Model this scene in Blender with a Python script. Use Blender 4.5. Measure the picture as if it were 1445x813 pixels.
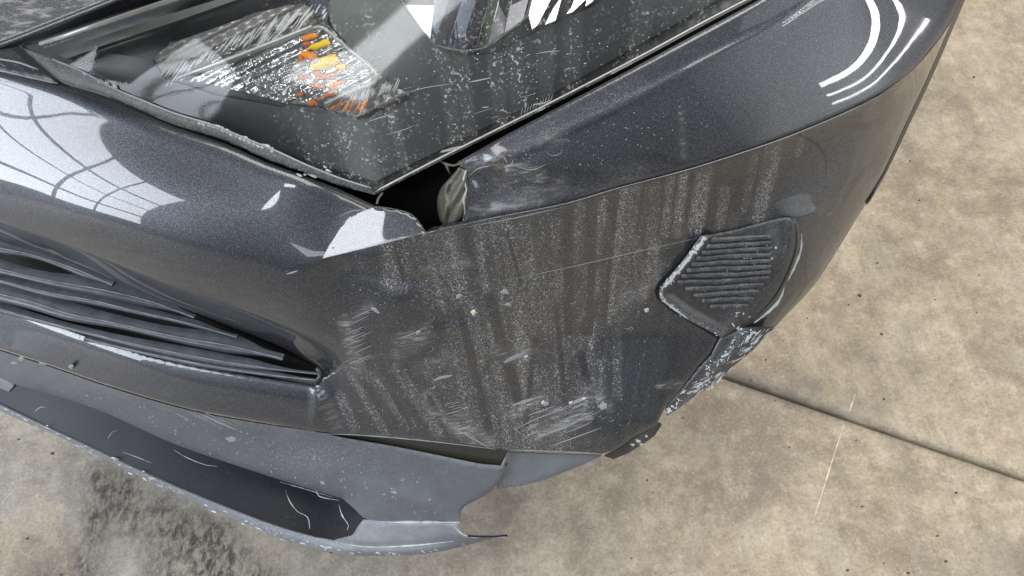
import bpy, math, random
import numpy as np
from mathutils import Vector, Matrix
from mathutils.geometry import delaunay_2d_cdt

random.seed(7); rng = np.random.default_rng(7)
for o in list(bpy.data.objects): bpy.data.objects.remove(o)
S = bpy.context.scene
COL = S.collection

# ------------------------------------------------------------------ camera
H = 1.15; TH = math.radians(57); RO = math.radians(-5); FP = 1091.0
CX, CY = 722.5, 406.5
_f = np.array([0, math.cos(TH), -math.sin(TH)]); _u0 = np.array([0, math.sin(TH), math.cos(TH)]); _r0 = np.array([1.0, 0, 0])
_r = _r0*math.cos(RO) + _u0*math.sin(RO); _u = _u0*math.cos(RO) - _r0*math.sin(RO)
CAM = np.array([0, 0, H])
cd = bpy.data.cameras.new('camera'); cam = bpy.data.objects.new('camera', cd); COL.objects.link(cam)
cam.matrix_world = Matrix(((_r[0], _u[0], -_f[0], 0), (_r[1], _u[1], -_f[1], 0), (_r[2], _u[2], -_f[2], H), (0, 0, 0, 1)))
cd.sensor_width = 36; cd.lens = FP/1445*36; cd.clip_start = 0.02; cd.clip_end = 300
S.camera = cam

# ------------------------------------------------------------------ world and lamps
wd = bpy.data.worlds.new('World'); S.world = wd; wd.use_nodes = True
bg = wd.node_tree.nodes['Background']; bg.inputs[0].default_value = (0.90, 0.94, 1.0, 1); bg.inputs[1].default_value = 0.25

def area(name, loc, target, sx, sy, power, color=(1, 1, 1), spread=180):
    l = bpy.data.lights.new(name, 'AREA'); l.shape = 'RECTANGLE'; l.size = sx; l.size_y = sy; l.energy = power; l.color = color
    o = bpy.data.objects.new(name, l); COL.objects.link(o); o.location = loc
    d = Vector(target) - Vector(loc); o.rotation_euler = d.to_track_quat('-Z', 'Y').to_euler(); return o
area('overhead_skylight', (1.6, 1.6, 5.0), (.6, .6, 0), 5.0, 4.0, 360, (1, .97, .92))
def aim_light(name, az, el, dist, sx, sy, power, col=(1, 1, 1), at=(-.3, .5, .62)):
    a = math.radians(az); e = math.radians(el); p = Vector(at)+Vector((math.sin(a)*math.cos(e), math.cos(a)*math.cos(e), math.sin(e)))*dist
    return area(name, p, at, sx, sy, power, col)
WIN = aim_light('side_window_light', -113, 23, 4, 2.2, 3.5, 250, (.88, .94, 1))
aim_light('flap_glint_light', -160, 53, 4, .86, .7, 32, (.93, .96, 1), (-.1, .4, .62))  # added lamp, placed so the buckled flap mirrors it
aim_light('flap_fill_light', -178, 21, 4, 1.2, 1.0, 20, (.90, .95, 1), (-.1, .4, .62))  # added dim lamp that brightens the flap and the nearby ledge
for el, h_, pw in ((5.5, .075, 9), (2.0, .03, 3.5), (-.5, .025, 3)): aim_light('streak_strip_light', 97, el, 3, 2.2, h_, pw, (1, 1, 1), (.33, .5, .66))  # added strips, laid out to draw the bright streaks above the crease
for k in range(6): aim_light('ledge_sheen_light', 117, 14, 4+k*.03, 2.0+k*.36, 3.4, 3.2+k*1.3, (.95, 1, .98), (.25, .5, .66))  # added panels giving the ledge its sheen, nested for a soft edge
S.view_settings.view_transform = 'Standard'; S.view_settings.look = 'None'; S.view_settings.exposure = 0.0; S.view_settings.gamma = 1
S.render.engine = 'CYCLES'
S.cycles.max_bounces = 8; S.cycles.transparent_max_bounces = 12

# ------------------------------------------------------------------ geometry helpers
def tz(px, py, z):
    d = _f + (px-CX)/FP*_r + (CY-py)/FP*_u
    return (H - z)/-d[2]
def world(px, py, t):
    px = np.asarray(px, float); py = np.asarray(py, float); t = np.asarray(t, float)
    d = _f[None] + ((px-CX)/FP)[:, None]*_r[None] + ((CY-py)/FP)[:, None]*_u[None]
    return CAM[None] + d*t[:, None]
def poly_dist(pts, line, closed=False):
    """distance to a polyline, the signed side and the fraction along"""
    P = np.asarray(pts, float); L = np.asarray(line, float)[:, :2]
    if closed: L = np.vstack([L, L[:1]])
    A = L[:-1]; B = L[1:]; D = B-A; ll = (D**2).sum(1)+1e-9
    best = np.full(len(P), 1e9); side = np.zeros(len(P)); frac = np.zeros(len(P))
    cum = np.concatenate([[0], np.cumsum(np.sqrt(ll))]); tot = cum[-1]
    for i in range(len(A)):
        q = np.clip(((P-A[i])@D[i])/ll[i], 0, 1)
        c = A[i]+q[:, None]*D[i]; v = P-c; d = np.hypot(v[:, 0], v[:, 1])
        m = d < best; best[m] = d[m]
        cr = D[i, 0]*(P[:, 1]-A[i, 1])-D[i, 1]*(P[:, 0]-A[i, 0])
        side[m] = np.sign(cr[m]); frac[m] = ((cum[i]+q*math.sqrt(ll[i]))/tot)[m]
    return best, side, frac
def inside(pts, poly):
    P = np.asarray(pts, float); L = np.asarray(poly, float)[:, :2]; r = np.zeros(len(P), bool); n = len(L); j = n-1
    for i in range(n):
        xi, yi = L[i]; xj, yj = L[j]
        if yi != yj:
            m = ((yi > P[:, 1]) != (yj > P[:, 1])) & (P[:, 0] < (xj-xi)*(P[:, 1]-yi)/(yj-yi)+xi); r ^= m
        j = i
    return r
def spl(pts, step=8):
    """Catmull-Rom through the points, any dimension"""
    A = np.asarray(pts, float); n = len(A)
    if n < 3: 
        k = max(1, int(np.hypot(*(A[1]-A[0])[:2])//step)); q = np.linspace(0, 1, k+1)[:, None]; return A[0]*(1-q)+A[1]*q
    out = []
    for i in range(n-1):
        p0 = A[max(i-1, 0)]; p1 = A[i]; p2 = A[i+1]; p3 = A[min(i+2, n-1)]
        k = max(1, int(np.hypot(*(p2-p1)[:2])//step))
        L = np.hypot(*(p2-p1)[:2])
        m1 = (p2-p0)*L/max(np.hypot(*(p2-p0)[:2]), 1e-6); m2 = (p3-p1)*L/max(np.hypot(*(p3-p1)[:2]), 1e-6)
        for q in range(k):
            s = q/k; out.append((2*s**3-3*s**2+1)*p1+(s**3-2*s**2+s)*m1+(-2*s**3+3*s**2)*p2+(s**3-s**2)*m2)
    out.append(A[-1]); return np.array(out)
def chain(*parts):
    out = []
    for p in parts:
        for q in np.asarray(p, float):
            q = q[:2]
            if not out or np.hypot(*(q-out[-1])) > 0.6: out.append(q)
    if np.hypot(*(out[0]-out[-1])) < 0.6: out.pop()
    return np.array(out)

class TPS:
    def __init__(s, ctrl, lam=2e-4):
        c = np.array([(a[0], a[1]) for a in ctrl], float)/1000; v = np.array([1/(a[3] if len(a) > 3 else tz(*a[:3])) for a in ctrl])
        n = len(c); K = s.k(c, c)+lam*np.eye(n); Pm = np.hstack([np.ones((n, 1)), c])
        M = np.zeros((n+3, n+3)); M[:n, :n] = K; M[:n, n:] = Pm; M[n:, :n] = Pm.T
        s.w = np.linalg.solve(M, np.concatenate([v, np.zeros(3)])); s.c = c
    def k(s, a, b):
        d2 = ((a[:, None]-b[None])**2).sum(2)+1e-12; return 0.5*d2*np.log(d2)
    def __call__(s, x, y):
        p = np.stack([np.asarray(x, float), np.asarray(y, float)], 1)/1000; out = np.zeros(len(p))
        for i in range(0, len(p), 20000):
            q = p[i:i+20000]; out[i:i+20000] = s.k(q, s.c)@s.w[:len(s.c)]+s.w[-3]+q@s.w[-2:]
        return 1/out

class Panel:
    """a skin: outline, depth controls (px, py, z), rounded edges and creases"""
    def __init__(s, outline, ctrl, fillets=(), extra=None, step=4, thick=0.003, lam=2e-4, attrs=None, base=None):
        s.out = np.asarray(outline, float)[:, :2]; s.tps = base or TPS(ctrl, lam); s.fil = fillets; s.extra = extra; s.step = step; s.thick = thick; s.attrs = attrs or {}
    def depth(s, x, y):
        x = np.atleast_1d(np.asarray(x, float)); y = np.atleast_1d(np.asarray(y, float)); t = s.tps(x, y); P = np.stack([x, y], 1)
        if s.extra: t = t+s.extra(x, y)
        for line, w, amp in s.fil:
            d, _, _ = poly_dist(P, line); q = np.clip(1-d/w, 0, 1); t = t+amp*(1-np.sqrt(1-np.minimum(q, .995)**2))
        return t
    def grid(s):
        lo = s.out.min(0)-16; hi = s.out.max(0)+16
        if hi[0]-lo[0] < 60: lo = np.array([-70., -60]); hi = np.array([1400., 800])
        q = 3.0; nx = int((hi[0]-lo[0])/q)+2; ny = int((hi[1]-lo[1])/q)+2; gx, gy = np.meshgrid(lo[0]+np.arange(nx)*q, lo[1]+np.arange(ny)*q)
        s._g = (lo, q, nx, ny, s.depth(gx.ravel(), gy.ravel()).reshape(ny, nx))
    def look(s, x, y):
        if not hasattr(s, '_g'): s.grid()
        lo, q, nx, ny, G = s._g; u = np.clip((x-lo[0])/q, 0, nx-1.001); v = np.clip((y-lo[1])/q, 0, ny-1.001); i = u.astype(int); j = v.astype(int); a = u-i; b = v-j
        return (G[j, i]*(1-a)+G[j, i+1]*a)*(1-b)+(G[j+1, i]*(1-a)+G[j+1, i+1]*a)*b
    def at(s, x, y, lift=0.0):
        x = np.atleast_1d(np.asarray(x, float)); y = np.atleast_1d(np.asarray(y, float))
        return world(x, y, (s.depth(x, y) if len(x) > 400 else s.look(x, y))-lift)
    def normal(s, x, y):
        a = world([x-2, x+2, x, x], [y, y, y-2, y+2], s.depth([x-2, x+2, x, x], [y, y, y-2, y+2])); n = np.cross(a[1]-a[0], a[3]-a[2]); n /= np.linalg.norm(n)
        if n@(CAM-a[0]) < 0: n = -n
        return n
    def mesh(s):
        lo = s.out.min(0); hi = s.out.max(0); st = s.step
        # resample the outline
        ol = []
        n = len(s.out)
        for i in range(n):
            a = s.out[i]; b = s.out[(i+1) % n]; k = max(1, int(np.hypot(*(b-a))/st+.5))
            for q in range(k): ol.append(a+(b-a)*q/k)
        ol = np.array(ol)
        gx, gy = np.meshgrid(np.arange(lo[0], hi[0], st), np.arange(lo[1], hi[1], st)); gx = gx+(np.arange(gx.shape[0]) % 2)[:, None]*st*.5
        g = np.stack([gx.ravel(), gy.ravel()], 1); g = g[inside(g, s.out)]
        if len(g):
            d, _, _ = poly_dist(g, ol, True); g = g[d > st*.45]
        pts = np.vstack([ol, g]); m = len(ol)
        vs, es, fs, *_ = delaunay_2d_cdt([Vector(p) for p in pts], [(i, (i+1) % m) for i in range(m)], [], 1, 1e-5)
        V = np.array([tuple(v) for v in vs]); F = np.array([list(f) for f in fs], int)
        c = V[F].mean(1); F = F[inside(c, s.out)]
        W = s.at(V[:, 0], V[:, 1])
        fn = np.cross(W[F[:, 1]]-W[F[:, 0]], W[F[:, 2]]-W[F[:, 0]])
        flip = (fn*(CAM-W[F[:, 0]])).sum(1) < 0; F[flip] = F[flip][:, ::-1]; fn[flip] *= -1
        vn = np.zeros_like(W)
        for k in range(3): np.add.at(vn, F[:, k], fn)
        vn /= np.linalg.norm(vn, axis=1)[:, None]+1e-12
        # rim with real thickness
        cnt = {}
        for f in F:
            for a, b in ((f[0], f[1]), (f[1], f[2]), (f[2], f[0])): cnt[(a, b)] = 1
        bd = [(a, b) for (a, b) in cnt if (b, a) not in cnt]
        base = len(W); idx = {}; ext = []
        for a, b in bd:
            for q in (a, b):
                if q not in idx:
                    idx[q] = base+len(ext); ext.append(q)
        nE = len(ext); e = np.array(ext, int)
        view = (W[e]-CAM); view /= np.linalg.norm(view, axis=1)[:, None]
        back = W[e]-vn[e]*s.thick*.6+view*s.thick*.6
        allV = np.vstack([W, W[e], back]); faces = [tuple(f) for f in F]
        for a, b in bd:
            i, j = idx[a], idx[b]; faces.append((j, i, i+nE, j+nE))
        px = np.concatenate([V[:, 0], V[e, 0], V[e, 0]]); py = np.concatenate([V[:, 1], V[e, 1], V[e, 1]])
        at = {k: f(px, py) for k, f in s.attrs.items()}
        return allV, faces, at

BASE = Vector((-0.05, 0.62, 0.0))
def link(name, V, faces, mat, parent=None, attrs=None, smooth=True, off=None):
    off = np.array(BASE if off is None else off)
    me = bpy.data.meshes.new(name); me.from_pydata((np.asarray(V)-off).tolist(), [], [tuple(int(i) for i in f) for f in faces]); me.update()
    if smooth: me.shade_smooth()
    for k, v in (attrs or {}).items():
        a = me.attributes.new(k, 'FLOAT', 'POINT'); a.data.foreach_set('value', np.asarray(v, np.float32))
    if mat: me.materials.append(mat)
    o = bpy.data.objects.new(name, me); COL.objects.link(o)
    if parent: o.parent = parent
    return o
def merge(ms):
    V = []; F = []; A = {}; n = 0
    keys = set(k for m in ms for k in m[2])
    for v, f, a in ms:
        V.append(v); F += [tuple(i+n for i in q) for q in f]; n += len(v)
        for k in keys: A.setdefault(k, []).append(a.get(k, np.zeros(len(v))))
    return np.vstack(V), F, {k: np.concatenate(v) for k, v in A.items()}
def build(name, panels, mat, parent):
    V, F, A = merge([p.mesh() for p in panels]); return link(name, V, F, mat, parent, A)
def empty(name, parent=None, loc=None):
    o = bpy.data.objects.new(name, None); COL.objects.link(o); o.empty_display_size = .05
    if parent: o.parent = parent
    elif loc is not None: o.location = loc
    return o
def tube(pts, rad, sides=6, closed=False, flat=1.0, nrm=None):
    """swept tube through 3-D points; rad a number or a list"""
    P = np.asarray(pts, float); n = len(P); R = np.full(n, rad) if np.isscalar(rad) else np.asarray(rad, float)
    V = []; F = []
    for i in range(n):
        t = P[min(i+1, n-1)]-P[max(i-1, 0)]; t = t/(np.linalg.norm(t)+1e-12)
        up = np.array([0, .0, 1.0]) if nrm is None else np.asarray(nrm[i] if np.ndim(nrm) > 1 else nrm, float)
        a = np.cross(t, up); a /= np.linalg.norm(a)+1e-12; b = np.cross(a, t)
        for k in range(sides):
            q = 2*math.pi*k/sides; V.append(P[i]+(a*math.cos(q)+b*math.sin(q)*flat)*R[i])
    for i in range(n-1):
        for k in range(sides):
            F.append((i*sides+k, i*sides+(k+1) % sides, (i+1)*sides+(k+1) % sides, (i+1)*sides+k))
    F.append(tuple(range(sides))[::-1]); F.append(tuple((n-1)*sides+k for k in range(sides)))
    return np.array(V), F, {}

# ------------------------------------------------------------------ materials
def mat(name):
    m = bpy.data.materials.new(name); m.use_nodes = True; nt = m.node_tree; nt.nodes.clear(); return m, nt
def N(nt, t, **k):
    n = nt.nodes.new(t)
    for a, v in k.items():
        if a.startswith('i_'):
            key = a[2:]; key = int(key) if key.isdigit() else key.replace('_', ' ')
            n.inputs[key].default_value = v
        else: setattr(n, a, v)
    return n
def L(nt, a, b): nt.links.new(a, b)
def coord(nt, sc=(1, 1, 1)):
    tc = N(nt, 'ShaderNodeTexCoord'); mp = N(nt, 'ShaderNodeMapping'); mp.inputs['Scale'].default_value = sc; L(nt, tc.outputs['Object'], mp.inputs[0]); return mp.outputs[0]
def noise(nt, sc, vec=None, detail=3, rough=.55, out='Fac', dist=0):
    n = N(nt, 'ShaderNodeTexNoise'); n.inputs['Scale'].default_value = sc; n.inputs['Detail'].default_value = detail; n.inputs['Roughness'].default_value = rough; n.inputs['Distortion'].default_value = dist
    L(nt, vec if vec is not None else coord(nt), n.inputs['Vector']); return n.outputs[out]
def ramp(nt, src, *st):
    r = N(nt, 'ShaderNodeValToRGB'); e = r.color_ramp.elements
    while len(e) < len(st): e.new(.5)
    for q, (p, c) in zip(e, st):
        q.position = p; q.color = (c, c, c, 1) if np.isscalar(c) else (*c, 1)
    L(nt, src, r.inputs[0]); return r.outputs[0]
def mth(nt, op, a, b=None, c=None, clamp=False):
    m = N(nt, 'ShaderNodeMath', operation=op, use_clamp=clamp)
    for i, v in enumerate((a, b, c)):
        if v is None: continue
        if isinstance(v, (int, float)): m.inputs[i].default_value = v
        else: L(nt, v, m.inputs[i])
    return m.outputs[0]
def mixc(nt, f, a, b, bt='MIX'):
    m = N(nt, 'ShaderNodeMix', data_type='RGBA', blend_type=bt)
    for i, v in ((0, f), (6, a), (7, b)):
        if isinstance(v, (int, float)): m.inputs[i].default_value = v
        elif isinstance(v, tuple): m.inputs[i].default_value = (*v, 1)
        else: L(nt, v, m.inputs[i])
    return m.outputs[2]
def attr(nt, name): 
    return N(nt, 'ShaderNodeAttribute', attribute_name=name).outputs['Fac']
def bump(nt, h, st=.3, dist=.001):
    b = N(nt, 'ShaderNodeBump'); b.inputs['Strength'].default_value = st; b.inputs['Distance'].default_value = dist; L(nt, h, b.inputs['Height']); return b.outputs[0]
def out(nt, sh):
    o = N(nt, 'ShaderNodeOutputMaterial'); L(nt, sh, o.inputs[0])

def specks(nt, sc=420, lo=.56, hi=.64):
    """dried water marks: fine irregular crumbs"""
    a = noise(nt, sc, detail=4, rough=.65); return ramp(nt, a, (lo, 0), (hi, 1))

def m_paint():
    m, nt = mat('grey_metallic_paint'); p = N(nt, 'ShaderNodeBsdfPrincipled')
    fl = noise(nt, 1500, detail=1); flc = ramp(nt, fl, (.35, (.028, .030, .037)), (.55, (.052, .055, .066)), (.74, (.18, .19, .215)))
    p.inputs['Metallic'].default_value = .72; p.inputs['Roughness'].default_value = .42
    L(nt, flc, p.inputs['Base Color'])
    big = noise(nt, 9, detail=3)
    p.inputs['Coat Weight'].default_value = 1; p.inputs['Coat IOR'].default_value = 1.5
    smear = attr(nt, 'smear')
    cr = mth(nt, 'MULTIPLY_ADD', ramp(nt, big, (.45, 0), (.75, .06)), 1.0, .012); cr = mth(nt, 'ADD', cr, mth(nt, 'MULTIPLY', smear, .35)); L(nt, cr, p.inputs['Coat Roughness'])
    # faint tiny dust over all of the car
    d1 = N(nt, 'ShaderNodeBsdfDiffuse'); d1.inputs[0].default_value = (.50, .49, .48, 1)
    fine = specks(nt, 620, .50, .62); gr = specks(nt, 150, .38, .62)
    fac = mth(nt, 'MULTIPLY', attr(nt, 'dust'), mth(nt, 'MULTIPLY', fine, mth(nt, 'MULTIPLY_ADD', gr, .6, .4))); fac = mth(nt, 'MULTIPLY', fac, ramp(nt, noise(nt, 30, coord(nt, (1.6, 1, .5)), 4, .65), (.36, .25), (.60, 1.25)))
    film = mth(nt, 'MULTIPLY', attr(nt, 'dust'), .035)
    wsc = ramp(nt, noise(nt, 300, coord(nt, (.18, .6, 1)), 5, .7), (.5, 0), (.66, 1)); wf = mth(nt, 'MULTIPLY', smear, wsc)
    st = noise(nt, 300, detail=5, rough=.7); sp = ramp(nt, st, (.69, 0), (.73, .7)); sp = mth(nt, 'MULTIPLY', sp, .55)
    fac = mth(nt, 'MAXIMUM', mth(nt, 'MULTIPLY', fac, .72), sp); fac = mth(nt, 'ADD', fac, film); fac = mth(nt, 'MAXIMUM', fac, mth(nt, 'MULTIPLY', wf, .7))
    fac = mth(nt, 'ADD', fac, mth(nt, 'MULTIPLY', smear, .09), clamp=True)
    L(nt, bump(nt, mth(nt, 'ADD', noise(nt, 700, detail=2), mth(nt, 'MULTIPLY', fac, 3)), .04, .0006), p.inputs['Normal'])
    L(nt, bump(nt, mth(nt, 'ADD', noise(nt, 26, detail=2), mth(nt, 'MULTIPLY', fac, .15)), .05, .0010), p.inputs['Coat Normal'])
    mx = N(nt, 'ShaderNodeMixShader'); L(nt, fac, mx.inputs[0]); L(nt, p.outputs[0], mx.inputs[1]); L(nt, d1.outputs[0], mx.inputs[2]); out(nt, mx.outputs[0]); return m

def m_plastic(name, col, rough=.55, dust=.35, sc=380, grain=.25, spec=.5, dcol=(.26, .27, .28), cover=(.55, .68), coat=0, up=0):
    m, nt = mat(name); p = N(nt, 'ShaderNodeBsdfPrincipled'); p.inputs['Specular IOR Level'].default_value = spec
    b = noise(nt, 14, detail=4); c = mixc(nt, ramp(nt, b, (.3, 0), (.7, 1)), tuple(x*.85 for x in col), tuple(x*1.15 for x in col))
    f = specks(nt, sc, *cover); g = ramp(nt, noise(nt, 30, detail=4), (.35, .15), (.65, 1)); fac = mth(nt, 'MULTIPLY', mth(nt, 'MULTIPLY', f, g), dust)
    at = attr(nt, 'dust'); fac = mth(nt, 'ADD', fac, mth(nt, 'MULTIPLY', at, mth(nt, 'MULTIPLY_ADD', ramp(nt, noise(nt, 520, detail=5, rough=.7), (.46, 0), (.60, 1)), .42, .12)), clamp=True)
    if up:
        ge = N(nt, 'ShaderNodeNewGeometry'); sz = N(nt, 'ShaderNodeSeparateXYZ'); L(nt, ge.outputs['Normal'], sz.inputs[0])
        uf_ = mth(nt, 'MULTIPLY', ramp(nt, sz.outputs[2], (.25, 0), (.85, 1)), mth(nt, 'MULTIPLY_ADD', ramp(nt, noise(nt, 60, detail=6, rough=.7), (.35, 0), (.65, 1)), .5*up, .5*up)); fac = mth(nt, 'MAXIMUM', fac, uf_)
    L(nt, mixc(nt, fac, c, dcol), p.inputs['Base Color']); L(nt, mth(nt, 'MULTIPLY_ADD', fac, .3, rough), p.inputs['Roughness'])
    p.inputs['Coat Weight'].default_value = coat
    L(nt, bump(nt, mth(nt, 'ADD', noise(nt, 900, detail=2), mth(nt, 'MULTIPLY', fac, 1.5)), grain, .0006), p.inputs['Normal']); out(nt, p.outputs[0]); return m
def m_simple(name, col, rough=.5, metal=0, coat=0, bmp=0, bsc=300, emis=None):
    m, nt = mat(name); p = N(nt, 'ShaderNodeBsdfPrincipled'); b = noise(nt, bsc*.3, detail=4)
    L(nt, mixc(nt, b, tuple(x*.75 for x in col), tuple(min(1, x*1.2) for x in col)), p.inputs['Base Color'])
    p.inputs['Roughness'].default_value = rough; p.inputs['Metallic'].default_value = metal; p.inputs['Coat Weight'].default_value = coat
    if bmp: L(nt, bump(nt, noise(nt, bsc, detail=4), bmp, .001), p.inputs['Normal'])
    out(nt, p.outputs[0]); return m
def m_lens():
    m, nt = mat('clear_lens_plastic'); tr = N(nt, 'ShaderNodeBsdfTransparent'); tr.inputs[0].default_value = (.98, .99, .99, 1)
    gl = N(nt, 'ShaderNodeBsdfGlossy'); gl.inputs['Roughness'].default_value = .07
    fr = N(nt, 'ShaderNodeFresnel'); fr.inputs[0].default_value = 1.52
    nb = bump(nt, noise(nt, 14, detail=2), .08, .002); L(nt, nb, fr.inputs['Normal']); L(nt, nb, gl.inputs['Normal'])
    mx = N(nt, 'ShaderNodeMixShader'); L(nt, mth(nt, 'MULTIPLY', fr.outputs[0], .75, clamp=True), mx.inputs[0]); L(nt, tr.outputs[0], mx.inputs[1]); L(nt, gl.outputs[0], mx.inputs[2])
    d = N(nt, 'ShaderNodeBsdfDiffuse'); d.inputs[0].default_value = (.62, .62, .60, 1)
    a = attr(nt, 'dust'); f = specks(nt, 330, .56, .62); g = ramp(nt, noise(nt, 70, coord(nt, (1, 1, .3))), (.42, .1), (.6, 1))
    fac = mth(nt, 'MULTIPLY', mth(nt, 'MULTIPLY', f, g), a); fac = mth(nt, 'MULTIPLY', fac, .42); fac = mth(nt, 'ADD', fac, mth(nt, 'MULTIPLY', a, .035), clamp=True)
    m2 = N(nt, 'ShaderNodeMixShader'); L(nt, fac, m2.inputs[0]); L(nt, mx.outputs[0], m2.inputs[1]); L(nt, d.outputs[0], m2.inputs[2]); out(nt, m2.outputs[0]); return m
def m_floor():
    m, nt = mat('worn_concrete'); p = N(nt, 'ShaderNodeBsdfPrincipled'); c0 = coord(nt)
    n1 = noise(nt, 3.4, c0, 8, .68, dist=.2); n2 = noise(nt, 24, c0, 10, .80); n3 = noise(nt, 210, c0, 6, .8)
    tan = ramp(nt, n2, (.32, (.20, .155, .10)), (.44, (.33, .265, .18)), (.55, (.43, .355, .25)), (.68, (.57, .49, .355)))
    gry = ramp(nt, n2, (.30, (.20, .185, .165)), (.5, (.29, .27, .24)), (.70, (.39, .37, .335)))
    sx = N(nt, 'ShaderNodeSeparateXYZ'); L(nt, c0, sx.inputs[0])
    gx = mth(nt, 'ADD', sx.outputs[0], mth(nt, 'MULTIPLY', n1, .5)); gm = ramp(nt, mth(nt, 'MULTIPLY_ADD', gx, .8, .48), (.40, 1), (.95, 0))
    c = mixc(nt, gm, tan, gry)
    c = mixc(nt, ramp(nt, n1, (.42, .65), (.50, 0)), c, (.21, .168, .12)); c = mixc(nt, ramp(nt, noise(nt, 5.5, c0, 9, .75), (.50, 0), (.58, .35)), c, (.60, .53, .40))
    p6 = noise(nt, 11, c0, 9, .72); c = mixc(nt, ramp(nt, p6, (.575, 0), (.59, .30)), c, (.30, .265, .21))
    p7 = noise(nt, 38, c0, 9, .78, dist=.3); c = mixc(nt, ramp(nt, p7, (.40, .34), (.45, 0)), c, (.20, .17, .13)); c = mixc(nt, ramp(nt, p7, (.55, 0), (.60, .30)), c, (.58, .53, .44))
    ws = noise(nt, 7, coord(nt, (3.2, .45, 1)), 8, .7); c = mixc(nt, ramp(nt, ws, (.50, 0), (.64, .38)), c, (.20, .18, .15))
    w2 = noise(nt, 20, coord(nt, (4.0, .30, 1)), 6, .7); c = mixc(nt, mth(nt, 'MULTIPLY', ramp(nt, w2, (.58, 0), (.70, .4)), ramp(nt, n1, (.45, 1), (.62, 0))), c, (.13, .12, .10))
    c = mixc(nt, ramp(nt, n3, (.36, .5), (.48, 0)), c, (.15, .125, .09)); c = mixc(nt, ramp(nt, n3, (.54, 0), (.66, .45)), c, (.62, .58, .50))
    pit = attr(nt, 'pit'); pn = noise(nt, 80, coord(nt, (1.3, .7, 1)), 8, .75, dist=.4)
    pk = mth(nt, 'MULTIPLY', ramp(nt, mth(nt, 'MULTIPLY', pit, ramp(nt, noise(nt, 18, c0, 6, .7), (.3, .3), (.6, 1))), (.10, 0), (.85, 1)), ramp(nt, pn, (.44, 1), (.57, .22))); c = mixc(nt, pk, c, (.055, .048, .038))
    blk = ramp(nt, noise(nt, 60, detail=2), (.20, .8), (.225, 0)); c = mixc(nt, blk, c, (.05, .04, .035))
    stn = attr(nt, 'stain'); c = mixc(nt, mth(nt, 'MULTIPLY', stn, ramp(nt, n2, (.3, 1), (.7, .5))), c, (.13, .12, .10))
    c = mixc(nt, 1.0, c, (.83, .825, .835), 'MULTIPLY'); L(nt, c, p.inputs['Base Color']); L(nt, ramp(nt, n2, (.3, .62), (.7, .85)), p.inputs['Roughness'])
    hh = mth(nt, 'ADD', mth(nt, 'MULTIPLY', n3, .35), mth(nt, 'MULTIPLY', n2, .6)); hh = mth(nt, 'ADD', hh, mth(nt, 'MULTIPLY', mth(nt, 'MULTIPLY', pn, pit), 2.5))
    L(nt, bump(nt, hh, .40, .004), p.inputs['Normal']); out(nt, p.outputs[0]); return m
def m_chrome(name, col=(.8, .8, .82), rough=.12, b=0, sc=200):
    m, nt = mat(name); p = N(nt, 'ShaderNodeBsdfPrincipled', i_Metallic=1.0, i_Roughness=rough); p.inputs['Base Color'].default_value = (*col, 1)
    if b: L(nt, bump(nt, noise(nt, sc, detail=2), b, .002), p.inputs['Normal'])
    out(nt, p.outputs[0]); return m
def m_clearpart(name, tint, gloss=.35, rough=.06, sc=110, bst=.5):
    m, nt = mat(name); tr = N(nt, 'ShaderNodeBsdfTransparent'); tr.inputs[0].default_value = (*tint, 1)
    gl = N(nt, 'ShaderNodeBsdfGlossy'); gl.inputs['Roughness'].default_value = rough; L(nt, bump(nt, noise(nt, sc, detail=3, dist=.6), bst, .003), gl.inputs['Normal'])
    mx = N(nt, 'ShaderNodeMixShader'); mx.inputs[0].default_value = gloss; L(nt, tr.outputs[0], mx.inputs[1]); L(nt, gl.outputs[0], mx.inputs[2]); out(nt, mx.outputs[0]); return m

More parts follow.
